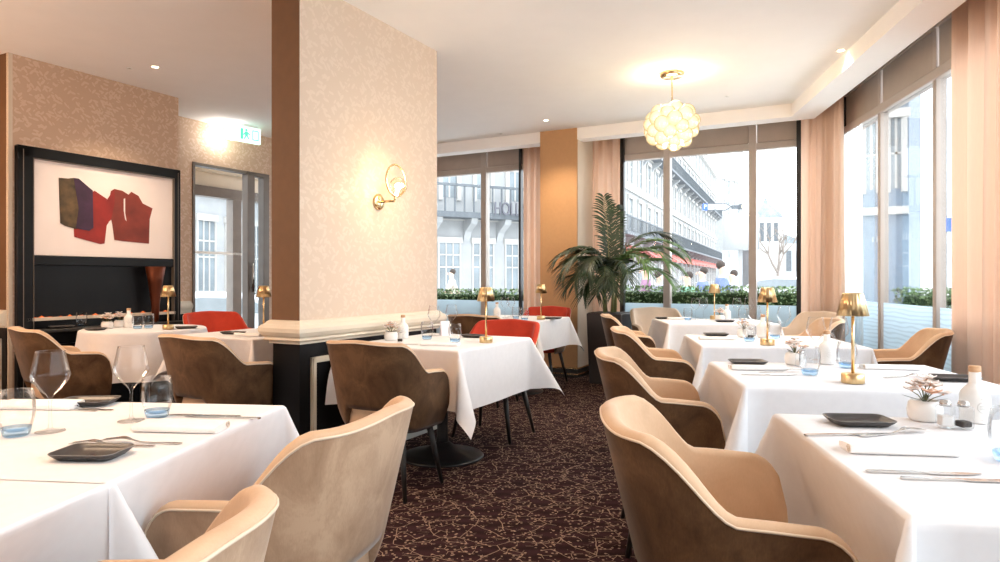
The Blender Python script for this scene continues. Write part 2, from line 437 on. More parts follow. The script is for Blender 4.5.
# fireplace wall: long face along U, end face along -V
wall('wall_left', A, (B-A).length, .62, 0, CEIL, 'paper_tan', RU)
wl = wall('wall_end', A-V*1.02, 1.0, .03, 0, CEIL, 'paper_shaded', RV)
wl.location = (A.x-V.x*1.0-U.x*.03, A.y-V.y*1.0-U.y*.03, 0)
t_ = MB(); dado(t_, 0, .985); t_.box((0, -.008, 0), (.99, 0, .775), mi=1)
for a, b in ((.62, .645), (.9, .925)): t_.box((a, -.022, .12), (b, 0, .69), mi=0)
t_.box((.62, -.022, .665), (.925, 0, .69)); struct(t_.build('trim_4', ['cream_paint', 'black_lacquer'], None, (A.x-V.x-U.x*.03, A.y-V.y-U.y*.03, 0), RV))
MB().box((0, 0, 0), (.03, .03, CEIL)).build('trim_5', 'cream_edge', None, (A.x+V.x*.004-U.x*.03, A.y+V.y*.004-U.y*.03, 0), RU)['kind'] = 'structure'
wlong = wall('wall_side', WL-U*6.6, 6.58, -.12, 0, CEIL, 'paper_tan', RU)
wall('wall_back', (-8.6, -3.1), near_r.x+8.6, .1, 0, CEIL+.1, 'paper_tan', 0).location = (-8.6, -3.22, 0)

# pier with wallpaper above a black panelled dado
PF = Vector((-.488, 5.167)); PN = Vector((-1.168, 3.887)); PL = (PF-PN).length; PT = .222
pier = MB(); pier.box((0, 0, .8), (PL, PT, CEIL))
p = pier.build('wall_pier', 'paper', None, xy(PN)+(0,), RU); struct(p)
MB().box((-.004, .0, .8), (0, PT, CEIL)).build('end_shade', 'paper_shaded', p)  # dark sheet paints the shade over the pier's end face
lp = MB(); lp.box((.003, .004, 0), (PL-.003, PT-.004, .8)); struct(lp.build('wall_pier_base', 'black_lacquer', None, xy(PN)+(0,), RU))
def wrap_dado(mb, L_, T_, mi=0):
    prof = [(0, .775), (.012, .775), (.012, .787), (.03, .792), (.036, .80), (.03, .812), (.045, .824), (.056, .845), (.056, .868), (.045, .885), (.03, .893), (.022, .905), (.012, .912), (0, .915)]
    rows = [[(-p_, -p_, z), (L_+p_, -p_, z), (L_+p_, T_+p_, z), (-p_, T_+p_, z)] for p_, z in prof]
    mb.grid(rows, mi, False, wrap=True)
t_ = MB(); wrap_dado(t_, PL, PT)
for x0, x1 in ((.09, .68), (.78, PL-.09)):
    for k, (w_, d_) in enumerate(((.034, .012), (.022, .02))):
        q = .006*k
        t_.box((x0+q, -d_, .16+q), (x0+q+w_, .004, .69-q)); t_.box((x1-q-w_, -d_, .16+q), (x1-q, .004, .69-q))
        t_.box((x0+q, -d_, .69-q-w_), (x1-q, .004, .69-q)); t_.box((x0+q, -d_, .16+q), (x1-q, .004, .16+q+w_))
struct(t_.build('trim_6', 'cream_paint', None, xy(PN)+(0,), RU))
t_ = MB(); t_.box((-.015, -.015, 0), (PL+.015, PT+.015, .11)); t_.box((-.010, -.010, .11), (PL+.010, PT+.010, .125))
struct(t_.build('baseboard_pier', 'grey_paint', None, xy(PN)+(0,), RU))

# ------------------------------------------------------------------ fireplace and painting
fp = thing('fireplace', 'black framed fireplace with thin flames below the abstract painting', 'fireplace', (A.x, A.y, 0), RU)
t0, t1 = .012, 1.44; FT = 2.21
m = MB()
for (x0, x1, z0, z1) in ((t0, t0+.115, 0, FT), (t1-.068, t1, 0, FT), (t0, t1, FT-.088, FT)): m.box((x0, -.05, z0), (x1, -.001, z1), .006)
m.box((t0, -.05, 0), (t1, -.001, .62), .004); m.box((t0+.07, -.045, 1.27), (t1-.045, -.001, 1.345), .004)
m.build('surround', 'black_lacquer', fp)
m = MB()
for (x0, x1, z0, z1) in ((t0+.115, t0+.119, .62, FT-.088), (t1-.072, t1-.068, .62, FT-.088), (t0+.115, t1-.068, FT-.092, FT-.088), (t0+.04, t0+.045, 0, FT-.03), (t1-.03, t1-.026, 0, FT-.03)): m.box((x0, -.053, z0), (x1, -.002, z1))
m.build('inner_bead', 'frame_dark', fp)
MB().box((t0+.075, -.01, .62), (t1-.05, -.002, 1.27)).build('firebox_back', 'black_lacquer', fp)
m = MB(); m.box((t0+.075, -.05, .82), (t1-.05, -.012, .845), mi=0); m.build('glowing_ledge', 'cream_edge', fp)
m = MB(); random.seed(3)
x = t0+.10
while x < t1-.1:
    h = random.choice((.005, .007, .009, .015)); w_ = random.uniform(.03, .07)
    m.grid([[(x, -.03, .845), (x+w_*.5, -.034, .845), (x+w_, -.03, .845)], [(x+w_*.3, -.03, .845+h*.6), (x+w_*.5, -.033, .845+h*.7), (x+w_*.7, -.03, .845+h*.6)], [(x+w_*.5, -.03, .845+h), (x+w_*.52, -.03, .845+h), (x+w_*.54, -.03, .845+h)]])
    x += w_*random.uniform(.9, 2.2)
m.build('flame', 'ember', fp)['kind'] = 'stuff'
MB().box((t0+.03, -.20, .73), (t1-.04, -.051, .757), .006).build('hearth_shelf', 'black_wood', fp)
# solid tapering cone added in place of the reddish glow in the firebox
cv = MB().lathe([(.018, .0), (.035, .01), (.045, .12), (.075, .26), (.105, .36), (.10, .36), (.07, .26), (.04, .12), (.0, .03)], 24).build('glow_cone', 'glow_rust', None, (A.x+U.x*1.12+V.x*.13, A.y+U.y*1.12+V.y*.13, .90))
cv.location.z = .7575; cv.scale = (.82, .82, 1.42)
tag(cv, 'tapering dark red cone in place of a reddish glow before the black fireplace', 'vase')

pa = thing('painting', 'abstract painting of red and purple patches on a pale ground', 'painting', (A.x, A.y, 0), RU)
px0, px1, pz0, pz1 = .137, 1.366, 1.349, 2.115
MB().box((px0, -.03, pz0), (px1, -.004, pz1)).build('canvas', 'canvas', pa)
def patch(pts, mat, y):
    pts = [(s_on(29.5+141*a, A+V*.03, U), pz1-(pz1-pz0)*(.05+.95*b)) for a, b in pts]
    M = Matrix(((1, 0, 0, 0), (0, 0, -1, y), (0, 1, 0, 0), (0, 0, 0, 1)))
    MB().prism(pts, 0, .003, M=M).build('paint_patch', mat, pa)
patch([(.31,.60),(.315,.78),(.50,.85),(.53,.84),(.545,.62),(.56,.58),(.545,.44),(.55,.33),(.545,.30),(.46,.22),(.44,.24),(.40,.25),(.42,.60)], 'paint_red', -.030)
patch([(.555,.38),(.585,.60),(.60,.79),(.66,.80),(.845,.815),(.85,.50),(.87,.36),(.80,.31),(.77,.22),(.72,.18),(.70,.22),(.655,.18),(.60,.17),(.575,.20)], 'paint_rust', -.030)
patch([(.54,.33),(.60,.17),(.60,.35),(.575,.55),(.555,.58),(.545,.45)], 'paint_red', -.0305)
patch([(.205,.12),(.215,.63),(.25,.66),(.33,.69),(.36,.55),(.35,.22),(.31,.10),(.27,.115)], 'paint_olive', -.0312)
patch([(.31,.10),(.345,.10),(.445,.22),(.45,.66),(.42,.70),(.325,.68),(.345,.45)], 'paint_purple', -.0318)
patch([(.665,.28),(.675,.27),(.675,.45),(.685,.55),(.675,.53),(.665,.42)], 'canvas', -.0315)

# ------------------------------------------------------------------ glass door and the vestibule behind it
dl = lambda px: s_on(px, C0, U)
m = MB(); zt = HD
m.box((dl(246), -.03, 0), (dl(253), .07, zt), .004); m.box((dl(262), -.03, 0), (d1, .07, zt), .004); m.box((dl(246), -.03, zt-.05), (d1, .07, zt), .004); m.box((dl(246), -.03, 0), (d1, .07, .12), .004)
m.box((d0, -.012, zt-.03), (dl(246), .09, zt)); m.box((d0, -.012, 0), (d0+.03, .09, zt))
door = m.build('door_1', 'frame_dark', None, xy(C0)+(0,), RU); struct(door)
MB().box((dl(253), .018, .12), (dl(262), .026, zt-.05)).build('pane', 'pane', door)
m = MB(); m.tube([(dl(249.5), -.06, 1.0), (dl(249.5), -.06, 1.35)], .012); m.tube([(dl(249.5), -.06, 1.05), (dl(249.5), -.02, 1.05)], .008); m.tube([(dl(249.5), -.06, 1.3), (dl(249.5), -.02, 1.3)], .008)
m.build('door_handle', 'steel', door)
VD = 1.5
VO = C0 - V*VD
vl = lambda px: s_on(px, VO, U)
a0, a1 = vl(180), vl(272)
m = MB()
m.box((a0-.6, -.03, 0), (a0+.18, .07, 2.42)); m.box((vl(230.5), -.05, 0), (vl(239), .09, 2.42)); m.box((a0-.6, -.06, 2.30), (a1+.8, .09, 2.44)); m.box((vl(248), -.03, 0), (vl(250), .07, 2.2)); m.box((vl(262), -.03, 0), (vl(268), .07, 2.2)); m.box((a0-.6, -.03, 0), (a1+.8, .07, .10))
door2 = m.build('door_2', 'frame_dark', None, xy(VO)+(0,), RU); struct(door2)
MB().box((a0-.5, .012, .1), (a1+.7, .02, 2.3)).build('pane', 'pane', door2)
m = MB(); m.box((a0+.1, -.05, 1.50), (vl(248), -.03, 1.535)); m.build('push_bar', 'plastic_white', door2)
m = MB(); m.box((vl(241), -.06, 1.70), (vl(246), -.03, 1.86)); m.build('notice', 'paper_card', door2)
m = MB(); m.box((a0-.6, 0, 2.44), (a1+.8, .1, CEIL)); struct(m.build('wall_vestibule', 'cream_paint', None, xy(VO)+(0,), RU))
cr = MB()
for k, (h, d_) in enumerate(((.05, .30), (.06, .2), (.08, .1))): cr.box((a0-.6, -d_, 2.75-sum((.05, .06, .08)[:k])), (a1+.8, 0, 2.80-sum((.05, .06, .08)[:k])), .01)
struct(cr.build('trim_7', 'cream_paint', None, xy(VO)+(0,), RU))
m = MB(); m.box((-.1, .1, 0), (0.0, 1.6, CEIL)); struct(m.build('wall_lobby', 'cream_paint', None, xy(C0)+(0,), RU))

# ------------------------------------------------------------------ curtains
def curtain(name, label, path, z0, z1, amp, wl, mat='curtain', group=None, tie=0):
    """path: list of xy points; pleats run along it"""
    P = [Vector(q) for q in path]; seg = [(b-a).length for a, b in zip(P, P[1:])]; Lt = sum(seg)
    n = int(Lt/wl*12); rnd = random.Random(hash(label) % 1000 if False else len(label))
    ph = [rnd.uniform(-.5, .5) for _ in range(60)]
    def pos(s_):
        for a, b, l in zip(P, P[1:], seg):
            if s_ <= l or b is P[-1]:
                d = (b-a).normalized(); q = a+d*s_; return q, Vector((-d.y, d.x))
            s_ -= l
    rows = []
    for iz in range(13):
        f = iz/12; z = z0+(z1-z0)*f; row = []
        for i in range(n+1):
            s_ = Lt*i/n; q, nn = pos(s_); k = s_/wl
            j = int(k); w_ = 2*pi*(k+.22*sin(k*1.3+len(label)))
            a_ = amp*(.75+.35*ph[j % 60])*(1-.25*f)
            off = a_*sin(w_)+.3*a_*sin(2*w_+ph[j % 60]*3)+.012*sin(3*f+k)*(1-f)
            row.append((q.x+nn.x*off, q.y+nn.y*off, z))
        rows.append(row)
    o = thing(name, label, 'curtain', (P[0].x, P[0].y, 0), 0, group)
    M = Matrix.Translation((-P[0].x, -P[0].y, 0))
    MB().grid(rows, M=M).build('drape', mat, o, fixn=False)
    return o
def far(px, y): o_ = OF+U*y; k = o_+V*s_on(px, o_, V); return (k.x, k.y)
def rgt(px, y): o_ = OR_+Vector((-W.y, W.x))*y; q = o_+W*s_on(px, o_, W); return (q.x, q.y)
curtain('curtain', 'peach curtain between the first window and the orange column', [far(524, -.22), far(539.5, -.22)], .02, 2.97, .05, .10)
curtain('curtain', 'peach curtain behind the potted palm right of the orange column', [far(590, -.2), far(620, -.2)], .02, 2.97, .05, .105)
curtain('curtain', 'peach corner curtain where the two window walls meet', [far(801, -.20), far(817, -.20), (3.30, 6.98), rgt(838, -.16), rgt(843.5, -.16)], .02, 2.97, .055, .13)
def rgs(s_, y): q = OR_+W*s_+Vector((-W.y, W.x))*y; return (q.x, q.y)
curtain('curtain', 'peach curtain at the picture edge beside the nearest side window', [rgs(2.83, -.13), rgs(4.0, -.13)], .02, 2.97, .065, .17)
curtain('sheer_curtain', 'white sheer curtain hanging inside the side window corner', [rgs(.42, -.05), rgs(1.05, -.05)], .21, 2.59, .012, .09, 'sheer')

# ------------------------------------------------------------------ ceiling fixtures
for px, py, lit, lab in ((155, 66.5, 1, 'round ceiling downlight above the fireplace tables'), (129, 68, 0, 'tiny dark ceiling spot beside the lit downlight'), (546, 120, 1, 'round downlight in front of the orange column'), (841, 50, 1, 'round downlight near the side window soffit'), (501, 133.5, 0, 'unlit downlight near the first window'), (727, 96, 0, 'unlit ceiling spot near the bubble pendant')):
    x, y = at(px, py, CEIL)
    d = thing('downlight', lab, 'ceiling light', (x, y, CEIL), 0)
    r = .036 if lit else .024
    MB().lathe([(r*.72, -.001), (r*.78, -.006), (r, -.004), (r, 0)], 20, cap=False).build('trim_ring', 'plastic_white', d)
    MB().lathe([(0, -.0025), (r*.72, -.0025)], 20, cap=False).build('lens', 'lamp_warm' if lit else 'steel', d)
# exit sign
x, y = at(234, 122.5, CEIL)
ex = thing('exit_sign', 'lit green exit sign with a bright lamp hanging by the door', 'sign', (x, y, 0), RU-R(8))
MB().box((-.02, -.02, CEIL-.02), (.30, .02, CEIL), .004).build('ceiling_mount', 'plastic_white', ex)
m = MB(); m.box((.05, -.018, CEIL-.20), (.33, .018, CEIL-.02), .004); m.build('sign_panel', 'exit_green', ex)
m = MB()
for (x0, x1, z0, z1) in ((.07, .10, -.17, -.05), (.22, .30, -.165, -.155), (.22, .23, -.165, -.05), (.29, .30, -.165, -.05), (.22, .30, -.06, -.05), (.13, .155, -.075, -.05), (.125, .16, -.125, -.08)): m.box((x0, -.021, CEIL+z0), (x1, -.018, CEIL+z1))
for k, (a_, b_) in enumerate((((.14, -.12), (.115, -.165)), ((.145, -.12), (.175, -.16)), ((.13, -.09), (.105, -.12)), ((.155, -.09), (.185, -.11)))): m.tube([(a_[0], -.0195, CEIL+a_[1]), (b_[0], -.0195, CEIL+b_[1])], .007, 6)
m.build('pictogram', 'exit_dark', ex)
m = MB(); m.box((-.10, -.05, CEIL-.20), (.04, .02, CEIL-.015), .015); m.build('emergency_lamp', 'exit_white', ex)

# wall sconce on the pier
def pier_pt(px, py):
    s_ = s_on(px, PN, U); q = PN+U*s_; return s_, q, CAMZ+(HOR-py)*q.y/F
s_, q, zz = pier_pt(378, 202)
sc_o = thing('wall_sconce', 'gold wall sconce with a ring and glowing glass globe on the pier', 'wall lamp', (q.x, q.y, zz), RU)
Mx = Matrix.Rotation(pi/2, 4, 'X')
MB().lathe([(0, .018), (.045, .018), (.055, .010), (.055, 0)], 28, Mx).build('wall_plate', 'gold', sc_o)
MB().tube([(0, -.015, 0), (0, -.14, 0)], .009, 10).tube([(0, -.135, 0), (.0, -.145, .03)], .008, 10).build('arm', 'gold', sc_o)
n = 40; rr = .105
MB().tube([(rr*cos(2*pi*k/n), -.15, .135+rr*sin(2*pi*k/n)) for k in range(n)], .007, 8, closed=True).build('ring', 'gold', sc_o)
MB().ball((.025, -.15, .10), .062, 14).build('glass_globe', 'globe_glass', sc_o)
MB().ball((.025, -.15, .10), .022, 10).tube([(.0, -.15, .035), (.02, -.15, .08)], .012, 10).build('bulb', 'lamp_warm', sc_o)
sconce_pos = sc_o.location + Vector((V.x*.24, V.y*.24, .10))

# chandelier of glass bubbles
cx, cy = at(672, 73, CEIL)
ch = thing('chandelier', 'round pendant of clustered amber glass bubbles under the white ceiling', 'chandelier', (cx, cy, 0))
MB().lathe([(0, CEIL-.035), (.09, CEIL-.035), (.10, CEIL-.025), (.10, CEIL)], 28, cap=False).build('ceiling_rose', 'gold', ch)
cz = CAMZ+(HOR-126)*cy/F
MB().tube([(0, 0, CEIL-.03), (.004, 0, cz+.1)], .006, 8).build('rod', 'gold', ch)
Rc = .185
random.seed(5); N_ = 38; ga = pi*(3-sqrt(5)); bub = None
for i in range(N_):
    z = 1-2*(i+.5)/N_; r_ = sqrt(1-z*z); th = ga*i
    c = (Rc*r_*cos(th), Rc*r_*sin(th), cz+Rc*.78*z)
    if bub is None: bub = MB().ball((0, 0, 0), .066, 12).build('glass_bubble', 'bubble', ch); b_ = bub
    else: b_ = bub.copy(); COL.objects.link(b_); b_.parent = ch
    b_.location = c; b_.scale = [random.uniform(.85, 1.1)]*3
MB().ball((0, 0, cz), .10, 12).build('light_core', 'lamp_warm', ch)
# ================================================================== CHAIRS
def sst(a, b, x):
    x = max(0, min(1, (x-a)/(b-a))); return x*x*(3-2*x)
def chair_shell():
    w, yf, yc, b, ne = .275, .150, -.03, .225, 2.6
    pts = []
    n1 = 12
    for i in range(n1): pts.append((w, yf+(yc-yf)*i/n1))
    for i in range(61):
        a = pi/2*i/60; pts.append((w*max(cos(a), 0)**(2/ne), yc-b*sin(a)**(2/ne)))
    # resample by arc length
    def resample(P, n):
        P = [Vector(p) for p in P]; L_ = [0]
        for a, c in zip(P, P[1:]): L_.append(L_[-1]+(c-a).length)
        out = []; j = 0
        for i in range(n+1):
            t_ = L_[-1]*i/n
            while j < len(L_)-2 and L_[j+1] < t_: j += 1
            f = (t_-L_[j])/max(1e-9, L_[j+1]-L_[j]); out.append(P[j].lerp(P[j+1], f))
        return out
    H = 34; half = resample(pts, H)
    full = half + [Vector((-p.x, p.y)) for p in half[-2::-1]]
    q = [i/H for i in range(H+1)]; q = q+q[-2::-1]
    N = len(full); nor = []
    for i in range(N):
        d = full[min(i+1, N-1)]-full[max(i-1, 0)]; d.normalize(); nor.append(Vector((-d.y, d.x))*-1 if False else Vector((d.y*-1, d.x)))
    # orient outward
    for i in range(N):
        c = full[i]-Vector((0, -.02))
        if nor[i].dot(c) < 0: nor[i] = -nor[i]
    def rim(q):
        h = .650+.010*sst(.1, .4, q)+.155*sst(.40, .66, q)+.012*sst(.66, 1, q)
        if q < .16: h -= .135*(1-sqrt(max(0, 1-(1-q/.16)**2)))
        return h
    def bot(q):
        return .345+.125*sst(.70, .79, q)-.0
    def off(q, z):
        lean = .06+.18*sst(.40, .75, q)
        o = lean*(z-.46)
        if z < .46: o = -.55*(.46-z)**1.15
        return o
    return full, nor, q, rim, bot, off
def make_chair(name, label, lining, group=None, shellmat='velvet'):
    root = thing(name, label, 'chair', (0, 0, 0), 0, group)
    P, Nn, q, rim, bot, off = chair_shell(); N = len(P); T = .021
    outer, inner, pip = [], [], []
    nr = 12
    for i in range(N):
        zt, zb = rim(q[i]), bot(q[i]); o_, n_ = [], []
        for k in range(nr+1):
            z = zb+(zt-zb)*k/nr; c = P[i]+Nn[i]*(off(q[i], z)+T*(.75 if k == 0 else 1)); o_.append((c.x, c.y, z))
        th = T*1.0
        for k in range(1, 8):
            a = pi*k/8; c = P[i]+Nn[i]*(off(q[i], zt)+T*cos(a)); n_.append((c.x, c.y, zt+T*.75*sin(a)))
        zi = min(zt-.02, max(zb, .43))
        for k in range(nr+1):
            z = zt+(zi-zt)*k/nr; puff = .008*sin(pi*k/nr); c = P[i]+Nn[i]*(off(q[i], z)-T-puff); n_.append((c.x, c.y, z))
        c = P[i]+Nn[i]*(off(q[i], zt)+T*1.0); pip.append((c.x, c.y, zt+.001))
        # close underneath
        ci = P[i]+Nn[i]*(off(q[i], zi)-T); o_.insert(0, (ci.x, ci.y, zb+.004))
        n_.insert(0, o_[-1])
        outer.append(o_); inner.append(n_)
    m = MB(); m.grid(outer)
    # front ends of the arms
    for i in (0, N-1):
        ring = outer[i]+inner[i][1:]; m.face(m._v(ring) if i else m._v(ring)[::-1], 0)
    m.build('shell', shellmat, root)
    MB().grid(inner).build('lining', lining, root)
    MB().tube(pip, .0032, 6).build('piping', 'piping', root)
    # seat cushion
    m = MB(); rows = []
    n = 40
    def plan(k, s_):
        a = 2*pi*k/n; c, d = cos(a), sin(a); e = 2/3.4
        x = .232*s_*abs(c)**e*(1 if c >= 0 else -1); y = .215*s_*abs(d)**e*(1 if d >= 0 else -1)-.015
        if y > 0: y *= .98
        return x, y
    for s_, z in ((.90, .352), (.97, .362), (1.0, .385), (1.0, .43), (.975, .452), (.92, .464), (.7, .474), (.35, .479)):
        rows.append([(*plan(k, s_), z) for k in range(n)])
    m.grid(rows, wrap=True); 
    c = m._v([(0, -.015, .48)])[0]; 
    m.bm.verts.ensure_lookup_table(); top = [v for v in m.bm.verts][-n-1:-1]
    for k in range(n): m.face([top[k], top[(k+1) % n], c], 0, True)
    bt = [v for v in m.bm.verts][:n]; m.face(bt[::-1])
    m.build('seat', lining, root)
    for x, y in ((1, 1), (-1, 1), (1, -1), (-1, -1)):
        m = MB(); top = Vector((.17*x, .14*y-.02, .36)); ft = Vector((.235*x, .20*y-.03, 0))
        m.tube([ft, ft.lerp(top, .5), top], [.011, .016, .021], 10).build('leg', 'black_wood', root)
    return root
beige0 = make_chair('tub_chair', 'x', 'velvet_light')
red0 = make_chair('tub_chair', 'x', 'velvet_red')
cream0 = make_chair('tub_chair', 'x', 'velvet_cream')
_used = set()
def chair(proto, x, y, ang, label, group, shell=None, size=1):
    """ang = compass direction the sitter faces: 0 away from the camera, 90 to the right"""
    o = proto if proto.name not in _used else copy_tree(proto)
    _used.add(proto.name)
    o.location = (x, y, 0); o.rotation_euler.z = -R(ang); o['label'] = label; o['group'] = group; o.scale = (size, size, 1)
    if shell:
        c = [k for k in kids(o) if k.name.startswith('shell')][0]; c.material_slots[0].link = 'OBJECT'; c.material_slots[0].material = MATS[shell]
    return o
G1 = 'tub chairs along the window row'; G2 = 'tub chairs at the door side tables'
chair(beige0, .612, 1.615, 98, 'brown velvet tub chair with beige lining at the nearest window row table', G1, 'velvet_shaded')
chair(beige0, .79, 2.97, 98, 'brown tub chair at the second window row table, behind the nearest chair', G1, 'velvet_shaded')
chair(beige0, 1.095, 4.37, 98, 'brown tub chair at the third window row table, its rim over the second', G1, 'velvet_shaded')
chair(beige0, 1.24, 6.02, 95, 'small shaded tub chair next to the palm planter, at the farthest window row table', G1, 'velvet_shaded', .90)
chair(beige0, 2.52, 4.36, -66, 'tan lined tub chair facing away from the frosted side window glass', G1)
chair(beige0, 2.40, 5.45, -78, 'tub chair half hidden behind the second brass lamp, by the corner curtain', G1)
chair(cream0, 2.84, 6.36, -105, 'pale tan tub chair against the bottom of the peach corner curtain', G1)
chair(cream0, 1.74, 7.12, 172, 'cream tub chair facing the camera below the middle of the big window', G1)
chair(beige0, -.59, 1.73, -74, 'big brown tub chair turned from us at the corner of the front white table', G2, 'velvet_lit', .95)
chair(beige0, -.685, .885, -80, 'cropped tub chair at the bottom edge, nearest to the camera on the aisle', G2, 'velvet_lit', .96)
chair(beige0, -.60, 3.73, 25, 'brown tub chair in front of the black pier panel at the draped table', G2, None, .95)
chair(red0, -.06, 4.93, 208, 'red lined tub chair at the far side of the draped table by the pier', G2)
chair(beige0, -.12, 6.27, 28, 'shaded brown tub chair in the gap behind the red chair below the first window', G2, 'velvet_shaded')
chair(red0, .44, 7.42, 208, 'red lined tub chair against the orange column', G2)
chair(beige0, -2.98, 4.66, 42, 'brown tub chair in front of the black fireplace surround', G2, 'velvet_shaded')
chair(beige0, -1.665, 4.09, 32, 'brown tub chair at the pier end table, its arm running behind the pier', G2, 'velvet_shaded')
chair(red0, -2.61, 6.30, 132, 'dark red lined tub chair before the glass door', G2)

# ================================================================== TABLES AND CLOTHS
def make_table(lx, ly):
    t = thing('dining_table', 'x', 'table')
    MB().box((-lx/2+.03, -ly/2+.03, .715), (lx/2-.03, ly/2-.03, .745), .004).build('tabletop', 'black_wood', t)
    MB().lathe([(0, .012), (.035, .71), (.035, .715)], 16).build('column', 'black_metal', t) if False else MB().lathe([(.045, .06), (.036, .14), (.036, .70), (.09, .713)], 20).build('column', 'black_metal', t)
    MB().lathe([(.265, 0), (.27, .008), (.262, .016), (.19, .034), (.11, .055), (.06, .085), (.045, .10)], 36).build('base', 'black_metal', t)
    return t
def cloth_mesh(lx, ly, dr, z=.7555, seed=0, psi=R(24), wave=.005, tuck=(0, 0, 0, 0)):
    hx, hy = lx/2+.008, ly/2+.008; rho = .012; rnd = random.Random(seed)
    ph = [rnd.uniform(0, 6.28) for _ in range(8)]; fq = [rnd.uniform(9, 14) for _ in range(4)]
    dxn, dxp, dyn, dyp = dr
    def axis(h, dn, dp):
        a = [-h-dn*(1-(k/14)) for k in range(14)] if dn > 0 else []
        # fine steps near the edge
        top = [-h+2*h*k/14 for k in range(15)]
        c = [h+dp*(k+1)/14 for k in range(14)] if dp > 0 else []
        fine = lambda s_: [s_*(h+e) for e in (.005, .011, .018)]
        out = a+top+c
        if dn > 0: out += fine(-1)
        if dp > 0: out += fine(1)
        return sorted(out)
    X = axis(hx, dxn, dxp); Y = axis(hy, dyn, dyp)
    def hang(e):
        if e < rho*pi/2: th = e/rho; return rho*sin(th), rho*(1-cos(th))
        return rho, rho+e-rho*pi/2
    rows = []
    for y in Y:
        row = []
        for x in X:
            a = max(0, abs(x)-hx); b = max(0, abs(y)-hy); sx = 1 if x >= 0 else -1; sy = 1 if y >= 0 else -1
            if a == 0 and b == 0: row.append((x, y, z+.0006*sin(11*x+ph[0])*sin(9*y+ph[1]))); continue
            if b == 0 or a == 0:
                e = a or b; o, d = hang(e); k = 0 if b == 0 else 2
                tpos = y if b == 0 else x; hh = hy if b == 0 else hx
                fade = min(1, max(0, (hh-abs(tpos))/.12)); depth = d/.4
                side = (0 if sx > 0 else 1) if b == 0 else (2 if sy > 0 else 3)
                o += wave*depth*fade*(1+sin(fq[side]*tpos+ph[side]))+.004*depth
                o -= tuck[side]*min(1, d/.26)*min(1, max(0, (hh-abs(tpos))/.07))
                row.append((sx*(hx+o), y, z-d) if b == 0 else (x, sy*(hy+o), z-d)); continue
            r = hypot(a, b); f = atan2(b, a); o, d = hang(r); depth = d/.4; o += .004*depth
            ps = psi*sin(2*f)**.8; tg = .11*r*sin(4*f)
            dg = r*sin(ps)*.7071
            px_ = o*cos(f)+dg+tg*.7071; py_ = o*sin(f)+dg-tg*.7071
            row.append((sx*(hx+px_), sy*(hy+py_), z-d*cos(ps)))
        rows.append(row)
    return rows
tables = []
def table(cx, cy, ang, lx, ly, dr, name_desc, seed, psi=R(24), tuck=(0, 0, 0, 0), z=.7555):
    """lx across, ly along the row direction given by ang (clockwise from straight ahead)"""
    t = make_table(lx, ly); t.location = (cx, cy, 0); t.rotation_euler.z = -R(ang); t['label'] = 'black pedestal table under the cloth of '+name_desc; t['group'] = 'pedestal tables'
    c = MB().grid(cloth_mesh(lx, ly, dr, z, seed=seed, psi=psi, tuck=tuck)).build('tablecloth', 'linen', None, (cx, cy, 0), -R(ang), fixn=False)
    tag(c, 'white tablecloth draped over '+name_desc, 'tablecloth', 'white tablecloths')
    return c
def frm(bl, ang, lx, ly, side='BL'):
    c = Vector((cos(R(ang)), -sin(R(ang)))); r = Vector((sin(R(ang)), cos(R(ang))))
    p = Vector(bl) + c*lx/2*(1 if side == 'BL' else -1) - r*ly/2
    return p.x, p.y
N_R1 = 'the nearest window row table'; N_R2 = 'the second window row table'; N_R3 = 'the third window row table'; N_R4 = 'the farthest window row table'
N_L1 = 'the front table with stemmed glasses'; N_L0 = 'the bare corner table'; N_T1 = 'the table beside the wallpapered pier'; N_T2 = 'the table near the orange column'
N_T3 = 'the round table by the fireplace'; N_T5 = 'the table behind the pier'
def tb(bl, ang, lx, ly, dr, nm, seed, side='BL', tuck=(.07, .09, 0, 0), psi=R(24)):
    x, y = frm(bl, ang, lx, ly, side); table(x, y, ang, lx, ly, dr, nm, seed, psi, tuck=tuck)
tb((.840, 1.985), 8.5, .92, .85, (.42, .42, .42, .42), N_R1, 1)
tb((1.040, 3.235), 8, .94, .73, (.42, .42, .42, .42), N_R2, 2)
tb((1.345, 4.79), 8, .92, .78, (.42, .42, .42, .42), N_R3, 3, psi=R(17))
tb((1.56, 6.72), 2, .95, .72, (.42, .42, .42, .42), N_R4, 4, psi=R(17))
x1, y1 = frm((-.708, 2.115), 6, 1.05, .795, 'BR'); table(x1, y1, 6, 1.05, .795, (.34, .40, 0, .40), N_L1, 5, tuck=(.09, 0, 0, 0), z=.7562)
fr_ = Vector((-.708, 2.115))-Vector((sin(R(6)), cos(R(6))))*.802
x0, y0 = frm(fr_, 6, 1.05, .86, 'BR'); table(x0, y0, 6, 1.05, .86, (.34, .40, 0, .2), N_L0, 6, tuck=(.16, 0, 0, 0), z=.7550)
table(-.375, 4.345, 27, .78, .93, (.10, .36, .37, .34), N_T1, 7, R(31), (0, 0, .09, .10))
table(.175, 6.86, 28, .78, .80, (.30, .30, .30, .30), N_T2, 8, R(24), (0, 0, .06, .06))
table(-1.80, 4.96, 28, .74, .76, (.30, .30, .26, .26), N_T5, 9, R(24), (0, 0, .06, .12))
